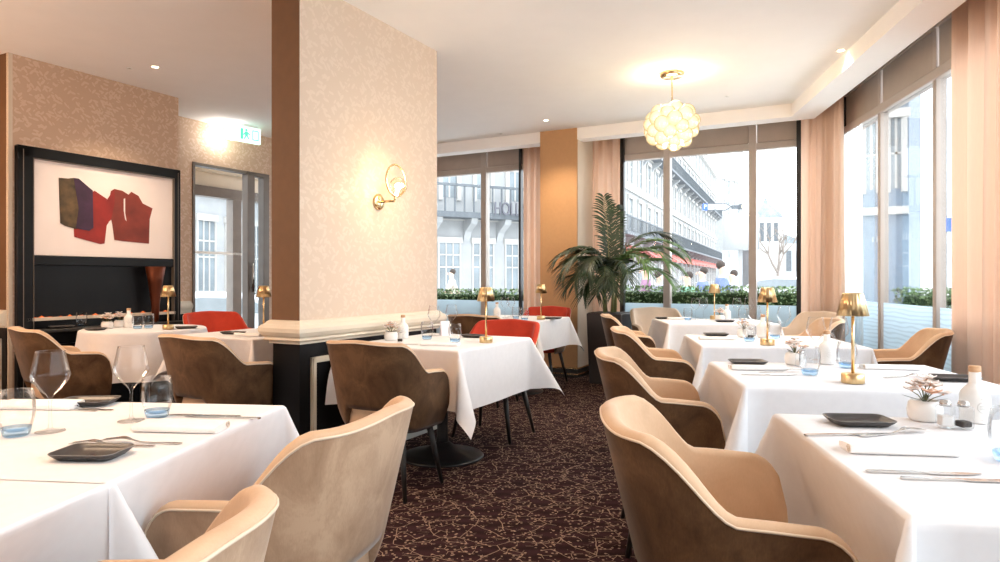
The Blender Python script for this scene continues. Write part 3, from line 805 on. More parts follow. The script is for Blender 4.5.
# round table by the fireplace
X3, Y3 = -2.90, 5.44
t = thing('dining_table', 'round black pedestal table under the white cloth by the fireplace', 'table', (X3, Y3, 0), 0, 'pedestal tables')
MB().lathe([(.44, .715), (.445, .73), (.44, .745)], 48).build('tabletop', 'black_wood', t)
MB().lathe([(.045, .06), (.036, .14), (.036, .70), (.09, .713)], 20).build('column', 'black_metal', t)
MB().lathe([(.265, 0), (.27, .008), (.262, .016), (.19, .034), (.11, .055), (.06, .085), (.045, .10)], 36).build('base', 'black_metal', t)
rows = []; n = 120
for r_, z in ((.02, .7555), (.2, .7555), (.40, .7555), (.450, .7553), (.459, .751), (.463, .743), (.466, .72), (.47, .66), (.476, .58), (.482, .50), (.487, .43), (.490, .38)):
    d = max(0, .745-z); rows.append([((r_+.075*d*(1+cos(11*th+sin(2*th)))*.9)*cos(th), (r_+.075*d*(1+cos(11*th+sin(2*th)))*.9)*sin(th), z+.02*d*sin(4*th)) for th in (2*pi*k/n for k in range(n))])
tag(MB().grid(rows, wrap=True).build('tablecloth', 'linen', None, (X3, Y3, 0)), 'white tablecloth with soft folds on '+N_T3, 'tablecloth', 'white tablecloths')

# ================================================================== TABLEWARE
TZ = .7566
def lamp0():
    t = thing('table_lamp', 'x', 'lamp')
    m = MB().lathe([(.040, 0), (.042, .003), (.042, .034), (.039, .038), (.006, .0385)], 32); m.build('base', 'brass', t)
    MB().lathe([(.0062, .038), (.0055, .27), (.0, .272)], 12).build('stem', 'gold', t)
    m = MB(); n = 72; rows = []
    for z, r_ in ((.345, .0), (.348, .032), (.344, .036), (.260, .057), (.260, .0545), (.342, .034)):
        rows.append([((r_+(.0012*cos(18*2*pi*k/n) if r_ > .0345 else 0))*cos(2*pi*k/n), (r_+(.0012*cos(18*2*pi*k/n) if r_ > .0345 else 0))*sin(2*pi*k/n), z) for k in range(n)])
    m.grid(rows, wrap=True).build('shade', 'brass', t)
    return t
def wine0():
    t = thing('wine_glass', 'x', 'glass')
    MB().lathe([(.0, .002), (.034, .002), (.0355, .0015), (.034, .004), (.012, .006), (.0055, .012), (.0038, .03), (.0036, .075), (.005, .09), (.011, .099), (.026, .113), (.043, .137), (.0465, .148), (.044, .160), (.036, .20), (.0335, .212)], 32, cap=False).build('bowl_and_stem', 'glass', t)
    MB().tube([(.0335*cos(2*pi*k/32), .0335*sin(2*pi*k/32), .212) for k in range(32)], .0009, 5, closed=True).build('rim', 'glass', t)
    return t
def tumbler0():
    t = thing('tumbler', 'x', 'glass')
    MB().lathe([(.026, .014), (.034, .024), (.040, .045), (.0425, .066), (.041, .092), (.037, .118), (.0362, .118), (.040, .092), (.0415, .066), (.039, .045)], 32, cap=False).build('glass_wall', 'glass', t)
    MB().lathe([(0, .001), (.026, .001), (.030, .005), (.0335, .018), (.034, .024), (.020, .013), (0, .011)], 32, cap=False).build('blue_base', 'glass_blue', t)['label'] = 'blue tinted thick base'
    return t
def plate0():
    t = thing('plate', 'x', 'plate')
    def rr(hx, hy, r_, z, n=6):
        return [(sx*(hx-r_)+r_*cos(a), sy*(hy-r_)+r_*sin(a), z) for sx, sy, a0_ in ((1, 1, 0), (-1, 1, pi/2), (-1, -1, pi), (1, -1, 1.5*pi)) for a in (a0_+pi/2*k/n for k in range(n+1))]
    m = MB(); rows = [rr(.055, .030, .02, .001), rr(.085, .055, .025, .001), rr(.098, .068, .03, .012), rr(.105, .075, .03, .0205), rr(.1055, .0755, .03, .0218), rr(.103, .073, .03, .0218), rr(.094, .064, .03, .014), rr(.083, .053, .025, .007), rr(.05, .03, .02, .0065), rr(.01, .006, .004, .0065)]
    m.grid(rows, wrap=True).build('dish', 'plate', t)
    MB().tube(rr(.1048, .0748, .03, .0222), .0011, 5, closed=True).build('rim', 'plate_rim', t)
    return t
def strip(m, prof, th=.0018, zf=lambda y: 0, n=None):
    """flat bar along y; prof = [(y, half width, x offset)]"""
    a, b, c, d = [], [], [], []
    rows = []
    for y, w_, x_ in prof:
        z = zf(y); rows.append([(x_-w_, y, z), (x_+w_, y, z), (x_+w_, y, z+th), (x_-w_, y, z+th)])
    m.grid(rows, wrap=True, smooth=False); m.face(m._v(rows[0])[::-1]); m.face(m._v(rows[-1]))
def knife0():
    t = thing('knife', 'x', 'cutlery')
    m = MB(); strip(m, [(-.115, .004, 0), (-.11, .006, 0), (-.06, .0062, 0), (-.005, .0045, 0), (0, .004, 0)], .004); m.build('handle', 'steel', t)
    m = MB(); strip(m, [(0, .004, 0), (.01, .0085, .002), (.06, .0095, .002), (.09, .007, .001), (.108, .002, -.003), (.112, .0006, -.004)], .0016, lambda y: .0012); m.build('blade', 'steel', t)
    return t
def fork0():
    t = thing('fork', 'x', 'cutlery'); zf = lambda y: .001+.010*sst(.0, .045, y)-.006*sst(.05, .1, y)
    m = MB(); strip(m, [(-.105, .006, 0), (-.09, .0068, 0), (-.04, .0045, 0), (.0, .003, 0), (.025, .0032, 0), (.038, .008, 0), (.05, .0122, 0), (.058, .0125, 0)], .002, zf); m.build('handle', 'steel', t)
    m = MB()
    for k in range(4):
        x_ = -.0105+.007*k; strip(m, [(.057, .0021, x_), (.08, .0019, x_), (.098, .0013, x_), (.103, .0004, x_)], .0018, zf)
    m.build('tines', 'steel', t)
    return t
def napkin0():
    t = thing('napkin', 'x', 'napkin'); m = MB(); rows = []
    prof = [(-.040+.013*0, 0)]
    n = 16; P_ = []
    for k in range(n+1): a = -pi/2-pi*k/n; P_.append((-.034+.0125*cos(a), .0132+.0125*sin(a)))
    for k in range(n+1): a = pi/2-pi*k/n; P_.append((.038+.009*cos(a), .010+.009*sin(a)))
    for x_, s_ in ((-.135, .97), (-.132, 1), (-.05, 1.03), (.04, .99), (.132, 1), (.135, .97)):
        rows.append([(x_, y*s_, .0005+(z-.0005)*s_) for y, z in P_])
    m.grid(rows, wrap=True); m.face(m._v(rows[0])); m.face(m._v(rows[-1])[::-1]); m.build('roll', 'napkin', t)
    m = MB(); sp_ = []
    for k in range(30): a = k*.42; r_ = .0115*(1-k/34); sp_.append((-.1365, -.030+r_*cos(a)*1.0, .0132+r_*sin(a)))
    m.tube(sp_, .0009, 5).build('spiral_end', 'cream_edge', t)
    return t
def bottle0():
    t = thing('bottle', 'x', 'bottle')
    MB().lathe([(0, .001), (.040, .001), (.044, .006), (.044, .088), (.041, .102), (.030, .117), (.020, .126), (.0175, .134), (.0172, .168), (.0, .168)], 36, cap=False).build('body', 'ceramic', t)
    MB().lathe([(.0172, .168), (.0182, .170), (.0182, .186), (.017, .188), (0, .188)], 24, cap=False).build('cork', 'cork', t)
    # printed ring emblem and lines of small print on the front
    m = MB(); n = 40
    def on(x_, z): a = x_/.0445; return (.0447*sin(a), -.0447*cos(a), z)
    pts = [on(.017*cos(2*pi*k/n)+.006, .055+.017*sin(2*pi*k/n)) for k in range(n)]
    m.tube(pts, .0006, 4, closed=True)
    for k in range(3): m.tube([on(x_, .050+.005*k) for x_ in (-.004, .004, .014)], .0005, 4)
    m.tube([on(x_, .083) for x_ in (.0, .008, .014)], .0007, 4); m.tube([on(x_, .014) for x_ in (.0, .012, .024)], .0006, 4)
    m.build('printed_label', 'steel', t)
    return t
def shaker0(fill):
    t = thing('salt_shaker' if fill == 'salt' else 'pepper_shaker', 'x', 'shaker')
    MB().box((-.019, -.019, .001), (.019, .019, .062), .006).build('glass_jar', 'glass', t)
    MB().box((-.015, -.015, .006), (.015, .015, .034 if fill == 'salt' else .022), .004).build('contents', fill, t)
    MB().lathe([(.014, .060), (.014, .068), (.011, .074), (0, .076)], 20).build('cap', 'steel', t)
    return t
def vase0(seed=0):
    t = thing('flower_vase', 'x', 'vase'); rnd = random.Random(seed)
    MB().lathe([(0, .001), (.036, .001), (.041, .010), (.043, .028), (.040, .046), (.032, .055), (.028, .054), (.030, .045), (0, .04)], 28, cap=False).build('pot', 'ceramic', t)
    m = MB(); blooms = []
    for k in range(11):
        a = k*2.4+rnd.uniform(-.3, .3); r_ = .008+.0035*k; h = .105-.0035*k+rnd.uniform(-.008, .008)
        c = Vector((r_*cos(a), r_*sin(a), h)); m.tube([(0, 0, .045), (c.x*.5, c.y*.5, h*.85), c], .0012, 5); blooms.append((c, a))
    m.build('stems', 'stalk', t)
    for k, (c, a) in enumerate(blooms):
        m = MB()
        for p_ in range(5):
            b_ = 2*pi*p_/5+a; d = Vector((cos(b_), sin(b_), .45)).normalized(); s_ = Vector((-sin(b_), cos(b_), 0))
            L_ = .026; rows = [[c+d*L_*f-s_*w_*L_, c+d*L_*f+Vector((0, 0, .003)), c+d*L_*f+s_*w_*L_] for f, w_ in ((.05, .05), (.35, .38), (.7, .45), (.92, .28), (1.05, .04))]
            m.grid(rows)
        m.build('blossom', 'petal_pink' if k % 4 == 3 else 'petal', t)
        MB().ball(c+Vector((0, 0, .003)), .0045, 6).build('blossom_centre', 'petal_pink', t)
    m = MB()
    for k in range(4):
        a = 1.57*k+.6; d = Vector((cos(a), sin(a), .25)); s_ = Vector((-sin(a), cos(a), 0)); c = Vector((0, 0, .05))
        m.grid([[c+d*.05*f-s_*w_, c+d*.05*f+s_*w_] for f, w_ in ((.2, .002), (.6, .007), (.9, .005), (1.1, .0005))])
    m.build('leaves', 'leaf_dark', t)
    return t
def menu0():
    t = thing('menu_card', 'x', 'card'); m = MB(); m.box((-.035, -.02, .0), (.035, -.018, .10)); 
    M = Matrix.Rotation(R(0), 4, 'X'); m = MB()
    m.grid([[(-.035, -.022, .0015), (.035, -.022, .0015)], [(-.035, 0, .105), (.035, 0, .105)], [(-.035, .022, .0015), (.035, .022, .0015)]], smooth=False); m.build('folded_card', 'paper_card', t, fixn=False)
    return t
PRO = dict(lamp=lamp0(), wine=wine0(), tumbler=tumbler0(), plate=plate0(), knife=knife0(), fork=fork0(), napkin=napkin0(), bottle=bottle0(), salt=shaker0('salt'), pepper=shaker0('pepper'), vase=vase0(), menu=menu0())
GRP = dict(lamp='brass table lamps', wine='wine glasses set on the tables', tumbler='water tumblers with blue bases', plate='dark rectangular side plates', knife='knives laid on the cloths', fork='forks laid on the cloths', napkin='rolled white napkins', bottle='white oil bottles with corks', salt='salt shakers', pepper='pepper shakers', vase='small white flower vases', menu='menu cards')
SCL = dict(plate=.78, napkin=.86, bottle=.84, vase=1.05)
def put(kind, pos, label, rz=0, z=TZ, px=True, tilt=None):
    p = PRO[kind]; o = p if p.name not in _used else copy_tree(p); _used.add(p.name)
    x, y = at(pos[0], pos[1], z) if px else pos
    o.location = (x, y, z); o.rotation_euler.z = R(rz); o['label'] = label; o['group'] = GRP[kind]
    o.scale = [SCL.get(kind, 1)]*3
    if tilt: o.rotation_euler.x, o.rotation_euler.y = R(tilt[0]), R(tilt[1])
    return o
ww = 'on the nearest window row table'; w2 = 'on the second window row table'; w3 = 'on the third window row table'; w4 = 'on the farthest window row table'
# --- nearest window row table
put('plate', (859, 424), 'dark grey rectangular plate '+ww, -4)
put('knife', (848, 435), 'steel knife lying just below the dark plate '+ww, -86)
put('fork', (893, 434), 'fork crossing toward the shakers '+ww, -72)
put('napkin', (898, 452), 'rolled white napkin with visible spiral end '+ww, -8)
put('knife', (925, 473.5), 'upper of the two parallel knives at the front '+ww, -96)
put('knife', (962, 480.5), 'lower of the two parallel knives at the front '+ww, -96)
put('vase', (925, 420), 'white pot of pale blossoms beside two glass shakers '+ww, 20)
put('salt', (945.5, 428), 'glass salt shaker next to the blossom pot '+ww, -10)
put('pepper', (963.5, 429), 'glass shaker in front of the big corked bottle '+ww, 8)
put('bottle', (975, 422), 'large white bottle with cork stopper '+ww, -12)
put('tumbler', (1011, 462), 'water tumbler cut by the picture edge '+ww, 0)
# --- second
put('lamp', (853, 383), 'large brass table lamp standing '+w2)
put('tumbler', (810, 375), 'blue based tumbler in front of the oil bottle '+w2)
put('tumbler', (847, 368), 'blue based tumbler behind the brass lamp '+w2)
put('wine', (816, 360), 'wine glass behind the front tumbler '+w2)
put('wine', (839, 361), 'wine glass close to the lamp stem '+w2)
put('bottle', (827, 364), 'white bottle with neck '+w2, -10)
put('vase', (795, 364.5), 'small pot of pale blossoms '+w2, 70)
put('salt', (801, 367), 'tiny salt shaker beside the blossom pot '+w2, 5)
put('plate', (748, 364), 'dark rectangular plate at the corner '+w2, -4)
put('napkin', (757, 369.5), 'rolled white napkin '+w2+' near the corner plate', -6)
put('knife', (770, 375), 'knife in front of the napkin '+w2, -95)
put('fork', (782, 372), 'fork beside the napkin '+w2, -80)
put('plate', (955, 380.5), 'dark plate at the window end '+w2, -14)
put('napkin', (890, 369), 'rolled napkin at the window end '+w2, -8)
put('fork', (905, 377), 'fork reaching toward the window end plate '+w2, -75)
# --- third
put('lamp', (767.5, 345), 'middle sized brass table lamp '+w3)
put('tumbler', (749.5, 341.5), 'blue based tumbler in front of the blossoms '+w3)
put('tumbler', (775, 338.5), 'blue based tumbler behind the lamp base '+w3)
put('wine', (755, 336), 'wine glass between blossoms and lamp '+w3)
put('bottle', (763, 337.6), 'white bottle behind the lamp base '+w3, 0)
put('vase', (744, 337), 'small pot of peach blossoms '+w3, 130)
put('pepper', (751, 338.5), 'little pepper shaker next to the peach blossoms '+w3)
put('plate', (716, 335.8), 'dark plate at the aisle corner '+w3, -4)
put('napkin', (717, 339.5), 'rolled white napkin '+w3, -6)
put('wine', (784, 337.5), 'wine glass at the window end '+w3)
# --- farthest
put('lamp', (714.5, 319.3), 'smallest brass lamp of the window row, '+w4)
put('wine', (695.5, 320), 'first wine glass from the aisle '+w4)
put('wine', (703.5, 319.3), 'second wine glass from the aisle '+w4)
put('wine', (737, 320), 'third wine glass from the aisle '+w4)
put('wine', (749, 320.5), 'wine glass at the window end '+w4)
put('tumbler', (688, 320.5), 'tumbler next to the cream chair side '+w4)
put('tumbler', (743, 321), 'tumbler at the window end '+w4)
put('bottle', (727, 320.5), 'white bottle in the middle '+w4)
put('vase', (720, 321), 'small blossom pot in the middle '+w4)
put('plate', (725, 322), 'dark plate at the front edge '+w4, 0)
put('plate', (664, 318.9), 'dark plate at the aisle end '+w4, 0)
put('napkin', (679, 319.3), 'rolled napkin at the aisle end '+w4, 0)
# --- front left table
wl_ = 'on the front white table'
put('wine', (50, 432), 'stemmed wine glass beside the cut off tumbler '+wl_)
put('wine', (131, 421.5), 'stemmed wine glass next to the blue tumbler '+wl_)
put('tumbler', (16, 436), 'blue based tumbler at the picture edge '+wl_)
put('tumbler', (157, 417.5), 'blue based tumbler beside the wine glass at the centre '+wl_)
put('plate', (92, 457), 'dark brown square plate in the middle '+wl_, -3).scale = (.70, .74, .78)
put('fork', (141, 443), 'fork whose tines rise behind the brown plate '+wl_, 83)
put('fork', (112, 446), 'fork half under the brown plate edge '+wl_, 86)
put('napkin', (181, 430), 'rolled cream napkin near the table edge '+wl_, 174)
put('knife', (203, 416), 'farther of two knives pointing to the table corner '+wl_, 84)
put('knife', (222, 418), 'nearer of two knives pointing to the table corner '+wl_, 84)
put('plate', (88, 404.5), 'dark plate at the far edge '+wl_+' behind the stems', 5)
put('fork', (66, 410), 'fork beside the far plate '+wl_, 80)
put('fork', (84, 409), 'second fork in front of the far plate '+wl_, 76)
put('napkin', (40, 408), 'rolled napkin behind the stemmed glasses '+wl_, 178)
# --- table beside the pier
wt = 'on the table beside the pier'
put('lamp', (486, 342.5), 'brass lamp standing at the aisle end '+wt[3:])
put('tumbler', (427, 339.5), 'blue based tumbler near the pier '+wt)
put('tumbler', (455, 342.5), 'clear tumbler beside the menu card '+wt)
put('wine', (434, 336), 'wide wine glass above the blue tumbler '+wt)
put('wine', (451.5, 334), 'wine glass behind the menu card '+wt)
put('menu', (445, 336), 'folded pale card '+wt, 30)
put('bottle', (403, 338.5), 'bottle with dark cork '+wt, 0)
put('vase', (391, 340.5), 'pot with dried flowers '+wt, 200)
put('pepper', (400, 342.3), 'pepper shaker beside the dried flowers '+wt, 10)
put('plate', (474, 337.3), 'dark plate behind the lamp base '+wt, -28)
put('napkin', (440, 345.5), 'rolled white napkin at the front edge '+wt, -12)
put('knife', (418, 344.5), 'knife beside the napkin '+wt, -80)
# --- table near the orange column
wc = 'on the table near the orange column'
put('lamp', (541, 319.6), 'small brass lamp before the red chair '+wc)
put('tumbler', (516, 318.8), 'blue based tumbler between wine glasses '+wc)
put('tumbler', (524.5, 320.5), 'clear tumbler next to the lamp '+wc)
put('wine', (505, 318), 'wine glass at the chair side '+wc)
put('wine', (511, 317), 'wine glass below the first window '+wc)
put('bottle', (497, 317.5), 'white bottle above the red chair back '+wc)
put('plate', (553, 319), 'dark plate beside the lamp '+wc, -28)
# --- round table by the fireplace
wr = 'on the round table by the fireplace'
put('lamp', (168, 329.3), 'brass lamp '+wr)
put('tumbler', (137.5, 329), 'tumbler beside the wine glass '+wr)
put('tumbler', (148.5, 328.3), 'larger looking tumbler '+wr+' nearest its lamp')
put('bottle', (128.5, 327.5), 'white bottle '+wr, 10)
put('vase', (107, 328.5), 'pot of pale flowers '+wr, 40)
put('vase', (119.5, 327), 'second flower pot close to the bottle '+wr, 130)
put('plate', (95, 330), 'dark plate at the fireplace side '+wr, -28)
put('plate', (186, 328.5), 'dark plate at the door side '+wr, 30)
# --- table behind the pier
wp = 'on the table behind the pier end'
put('lamp', (263.5, 331), 'brass lamp beside the shaded pier edge '+wp)
put('plate', (233, 334), 'dark plate in front of the red chair '+wp, -20)
put('napkin', (250, 336), 'rolled napkin '+wp, -25)
# --- hearth shelf
hs = lambda s_, o_: (A.x+U.x*s_+V.x*o_, A.y+U.y*s_+V.y*o_)
put('plate', hs(.30, .125), 'dark plate on the hearth shelf under the flames', 62, .7578, False)
put('tumbler', hs(.46, .12), 'tumbler on the hearth shelf beside its plate', 0, .7578, False)
# ================================================================== POTTED PALM
pc = Vector((1.225, 7.46))
pl = thing('potted_palm', 'tall potted palm with dark arching fronds beside the orange column', 'plant', (pc.x, pc.y, 0), RV)
m = MB(); m.box((-.20, -.20, 0), (.20, .20, .775), .008, taper=.88); m.build('planter', 'planter', pl)
MB().box((-.185, -.185, .774), (.185, .185, .782)).build('soil', 'soil', pl)
rnd = random.Random(11)
m = MB()
for k in range(7):
    a = rnd.uniform(0, 6.28); r0 = rnd.uniform(.02, .07)
    m.tube([(r0*cos(a), r0*sin(a), .775), (r0*1.3*cos(a), r0*1.3*sin(a), 1.0), (r0*1.8*cos(a), r0*1.8*sin(a), 1.25)], [.02, .014, .008], 8)
m.build('trunk', 'stalk', pl)
def frond(base, az, length, rise, droop, light, leaf=.30):
    d = Vector((cos(az), sin(az), 0)); side = Vector((-sin(az), cos(az), 0))
    pts = []; n = 22; p_ = Vector(base); ang = rise
    for i in range(n+1):
        pts.append(p_.copy()); ang2 = ang-droop*(i/n)**1.5
        p_ += (d*cos(ang2)+Vector((0, 0, 1))*sin(ang2))*length/n
    m = MB(); m.tube(pts, [.007*(1-.8*i/n) for i in range(n+1)], 6, mi=1)
    for i in range(6, n+1):
        t_ = (pts[min(i+1, n)]-pts[i-1]).normalized(); up = side.cross(t_).normalized()
        if up.z < 0: up = -up
        f = (i-6)/(n-6); L_ = leaf*(.55+.9*f)*(1-f**2.2*.72)
        for j in (0, .5):
            q0 = pts[i].lerp(pts[min(i+1, n)], j)
            for sg in (1, -1):
                dr = (side*sg*.70+t_*(.75+.25*f)+up*.22+Vector((rnd.uniform(-.1, .1), rnd.uniform(-.1, .1), rnd.uniform(-.12, .06)))).normalized()
                w_ = .0125; rows = []
                nn = t_.cross(dr).normalized(); ww_ = dr.cross(nn)
                for u_, wf in ((0, .35), (.25, 1), (.6, .85), (.85, .45), (1, .05)):
                    c = q0+dr*L_*u_+Vector((0, 0, -1))*L_*.42*u_*u_; rows.append([c-t_*w_*wf, c+up*.003*wf, c+t_*w_*wf])
                m.grid(rows)
    m.build('frond', ['leaf_light' if light else 'leaf_dark', 'stalk'], pl)
# world azimuth -> local
def fr(azw, length, rise, droop, light=False, leaf=.26, z=1.0, off=(0, 0)): frond((off[0], off[1], z), R(azw)-RV, length, R(rise), R(droop), light, leaf)
fr(95, 1.15, 88, 30, False, .30, 1.0)
fr(75, 1.12, 84, 45, False, .28, 1.0, (.03, 0))
for az, L_, rise, droop, lt in ((195, .88, 80, 165, 0), (208, .92, 74, 160, 0), (222, .85, 66, 160, 0), (238, .9, 76, 165, 0), (255, .8, 66, 155, 0), (200, .7, 56, 140, 0), (228, .66, 48, 135, 0), (280, .85, 74, 160, 0), (185, .95, 84, 150, 0),
        (300, .95, 76, 155, 1), (320, 1.05, 78, 150, 1), (340, 1.2, 79, 140, 1), (0, 1.1, 71, 120, 1), (350, .95, 60, 110, 1), (15, 1.25, 82, 125, 0), (40, 1.0, 76, 120, 0), (330, .85, 54, 120, 1), (265, .75, 55, 140, 0), (245, .6, 40, 110, 0), (205, .55, 40, 90, 2), (222, .5, 30, 90, 2), (190, .5, 50, 80, 2)):
    fr(az, L_, rise, droop, lt == 1, .30, 1.0 if lt < 2 else 1.32)

# ================================================================== THE STREET
GZ = -.22; ROAD = -.55
struct(MB().box((-60, -40, ROAD-.1), (90, 120, ROAD)).build('ground', 'pavement'))
struct(MB().box((-3.4, 6, ROAD), (60, 60, GZ)).build('ground_pavement', 'pavement'))
struct(MB().box((4.2, -20, ROAD), (60, 6, GZ)).build('ground_pavement', 'pavement'))
def hedge(name, label, O, rz, s0, s1, y0, y1, ztop, seed):
    h = thing(name, label, 'hedge', (O.x, O.y, 0), rz); rnd = random.Random(seed)
    MB().box((s0, y0, GZ), (s1, y1, .72), .01).build('planter_box', 'stone', h)
    MB().box((s0+.06, y0+.06, .70), (s1-.06, y1-.06, ztop-.07), .04).build('core', 'hedge_core', h)
    m = MB()
    for _ in range(int((s1-s0)*900)):
        s_ = rnd.uniform(s0, s1); face = rnd.random()
        if face < .55: y = y0+.04+rnd.uniform(-.05, .06); z = rnd.uniform(.70, ztop)
        else: y = rnd.uniform(y0, y1); z = ztop-.05+rnd.uniform(-.05, .06)
        c = Vector((s_, y, z)); a = Vector((rnd.gauss(0, 1), rnd.gauss(0, 1), rnd.gauss(0, 1))).normalized(); b_ = a.cross(Vector((rnd.gauss(0, 1), rnd.gauss(0, 1), 1))).normalized(); k = rnd.uniform(.014, .026)
        m.face(m._v([c-a*k, c+b_*k*.6, c+a*k, c-b_*k*.6]))
    m.build('foliage', 'hedge', h, fixn=False); return h
hedge('hedge', 'low clipped hedge outside the first window beside the pier', OF, RV, .3, 3.2, .28, .72, 1.00, 1)
hedge('hedge', 'long clipped hedge outside the big far window', OF, RV, 3.45, 6.3, .28, .74, 1.06, 2)
hedge('hedge', 'clipped hedge outside the side window', OR_, RW, .3, 3.6, .5, 1.0, 1.06, 3)

def building(name, label, p0, p1, floors, fh, bays, z0=GZ, base=3.6, wall='stone', win='ext_glass', balcony=(), awn=None, cornice=True, depth=6, wfrac=.42, shop=True):
    p0, p1 = Vector(p0), Vector(p1); d = (p1-p0); L_ = d.length; rz = atan2(d.y, d.x)
    b = thing(name, label, 'building', (p0.x, p0.y, z0), rz)
    H = base+floors*fh
    MB().box((0, 0, 0), (L_, depth, H)).build('facade_wall', wall, b)
    bw = L_/bays; ww_ = bw*wfrac; wh = fh*.62
    m = MB(); m.box((-ww_/2-.12, -.10, -wh/2-.12), (ww_/2+.12, -.02, wh/2+.16)); sur = None
    for f in range(floors):
        for k in range(bays):
            x = (k+.5)*bw; z = base+f*fh+fh*.5
            if sur is None:
                sur = MB().box((-ww_/2-.14, -.10, -wh/2-.1), (-ww_/2, .0, wh/2+.2)).box((ww_/2, -.10, -wh/2-.1), (ww_/2+.14, .0, wh/2+.2)).box((-ww_/2-.2, -.16, wh/2), (ww_/2+.2, 0, wh/2+.22)).box((-ww_/2, -.03, -.03), (ww_/2, -.012, .03)).box((-.03, -.03, -wh/2), (.03, -.012, wh/2)).build('window', 'stone_warm', b)
                pn = MB().box((-ww_/2, -.012, -wh/2), (ww_/2, -.004, wh/2)).build('window_pane', win, sur); o = sur
            else: o = copy_tree(sur, b)
            o.location = (x, 0, z)
    m = MB()
    for f in range(floors): m.box((0, -.18, base+f*fh-.12), (L_, 0, base+f*fh+.08))
    if cornice: m.box((-.2, -.5, H-.25), (L_+.2, 0, H)); m.box((-.2, -.35, H-.5), (L_+.2, 0, H-.25))
    m.build('cornice', 'stone_warm', b)
    for f in balcony:
        m = MB(); z = base+f*fh+.1
        m.box((0, -.9, z-.18), (L_, 0, z)); 
        k = 0
        while k < L_: m.box((k, -.88, z), (k+.05, -.84, z+.85)); k += .35
        m.box((0, -.9, z+.85), (L_, -.82, z+.93)); m.build('balcony', 'stone_dark', b)
        m = MB()
        for k in range(bays+1): m.prism([(0, 0), (-.75, 0), (-.65, -.2), (-.2, -.45), (0, -.8)], -.12, .12, M=Matrix.Translation((min(max(k*bw, .15), L_-.15), 0, z-.15)) @ Matrix(((0, 0, 1, 0), (1, 0, 0, 0), (0, 1, 0, 0), (0, 0, 0, 1))))
        m.build('balcony_bracket', 'stone', b)
    if shop:
        for k in range(bays):
            x = (k+.5)*bw
            s_ = MB().box((x-bw*.30, -.02, .3), (x+bw*.30, -.005, base-.9)).build('shop_window', win, b)
            m = MB().box((x-bw*.36, -.10, base-.9), (x+bw*.36, 0, base-.7)).box((x-bw*.33, -.06, .25), (x-bw*.29, 0, base-.9)).box((x+bw*.29, -.06, .25), (x+bw*.33, 0, base-.9))
            for q in (-.1, .1): m.box((x+q*bw-.02, -.05, .3), (x+q*bw+.02, 0, base-.9))
            for q in (.9, base*.5, base*.62): m.box((x-bw*.3, -.05, q), (x+bw*.3, 0, q+.05))
            m.build('shop_frame', 'stone_warm', s_)
    if awn:
        for k in range(0, bays):
            x = (k+.5)*bw
            MB().prism([(0, 0), (-1.3, -.7), (-1.3, -.85), (0, -.1)], -bw*.42, bw*.42, M=Matrix.Translation((x, 0, base-.5)) @ Matrix(((0, 0, 1, 0), (1, 0, 0, 0), (0, 1, 0, 0), (0, 0, 0, 1)))).build('awning', awn, b)
    return b
def gp(px, D): return ((px-500)/F*D, D)
# ornate building facing the first window; its balcony carries raised letters
h = building('street_building', 'ornate pale building with raised letters over a bracketed balcony', gp(395, 22), gp(560, 25), 3, 3.5, 5, balcony=(0,), base=3.5)
hw = Vector(gp(560, 25))-Vector(gp(395, 22))
xs = s_on(481, Vector(gp(395, 22)), hw.normalized())
text('lettering', 'HOLLISTER', .40, 'ink', h, (xs, -1.0, 3.62+.12), (pi/2, 0, 0), .03, 'LEFT').scale = (1, 1.55, 1)
building('street_building', 'long pale building with rows of balconies receding up the street', gp(612, 38), gp(716, 95), 4, 3.0, 20, balcony=(0, 2), base=4.0, awn='awning_red', depth=8, wfrac=.38)
building('street_building', 'distant narrow building beyond the street sign', gp(722, 100), gp(742, 104), 4, 3.2, 2, base=4, shop=False)
# church-like hall with a small tower
ct = thing('street_church', 'faint church with a pointed little tower far down the street', 'church', gp(768, 62)+(GZ,), R(-8)); ct.scale = (.62, .62, .86)
MB().box((-2.3, 0, 0), (5.5, 8, 5.4)).build('nave', 'stone', ct)
M = Matrix(((1, 0, 0, 0), (0, 0, 1, 0), (0, 1, 0, 0), (0, 0, 0, 1)))
MB().prism([(-2.5, 5.4), (6, 5.4), (1.7, 6.6)], 0, 8, M=M).build('nave_roof', 'ext_glass', ct)
m = MB(); m.box((-2, -.6, 0), (2, 3.4, 8.2)); m.build('tower', 'stone_warm', ct)
MB().lathe([(3.0, 8.2), (2.2, 8.8), (.5, 9.8), (0, 10.6)], 4, Matrix.Translation((0, 1.4, 0)) @ Matrix.Rotation(pi/4, 4, 'Z'), smooth=False).build('spire', 'ext_glass', ct)
for x in (-1.0, 0, 1.0): MB().box((x-.28, -.65, 5.6), (x+.28, -.6, 7.6)).build('louvre_window', 'stone_dark', ct)
for x in (3.0, 4.4): MB().box((x-.35, -.05, 2.4), (x+.35, .0, 4.6)).build('nave_window', 'stone_dark', ct)
# bare tree
bt = thing('bare_tree', 'leafless street tree standing before the church', 'tree', gp(778, 36)+(GZ,), 0); rnd = random.Random(4)
m = MB()
def branch(p, d, L_, r_, k):
    q = p+d*L_; m.tube([p, p.lerp(q, .5)+Vector((rnd.uniform(-.05, .05),)*3), q], [r_, r_*.8, r_*.6], 6)
    if k:
        for _ in range(3 if k > 1 else 2):
            e = (d+Vector((rnd.uniform(-.75, .75), rnd.uniform(-.75, .75), rnd.uniform(-.1, .6)))).normalized(); branch(q, e, L_*.68, r_*.58, k-1)
branch(Vector((0, 0, 0)), Vector((0, 0, 1)), 1.7, .13, 4)
m.build('trunk_and_branches', 'bark', bt)
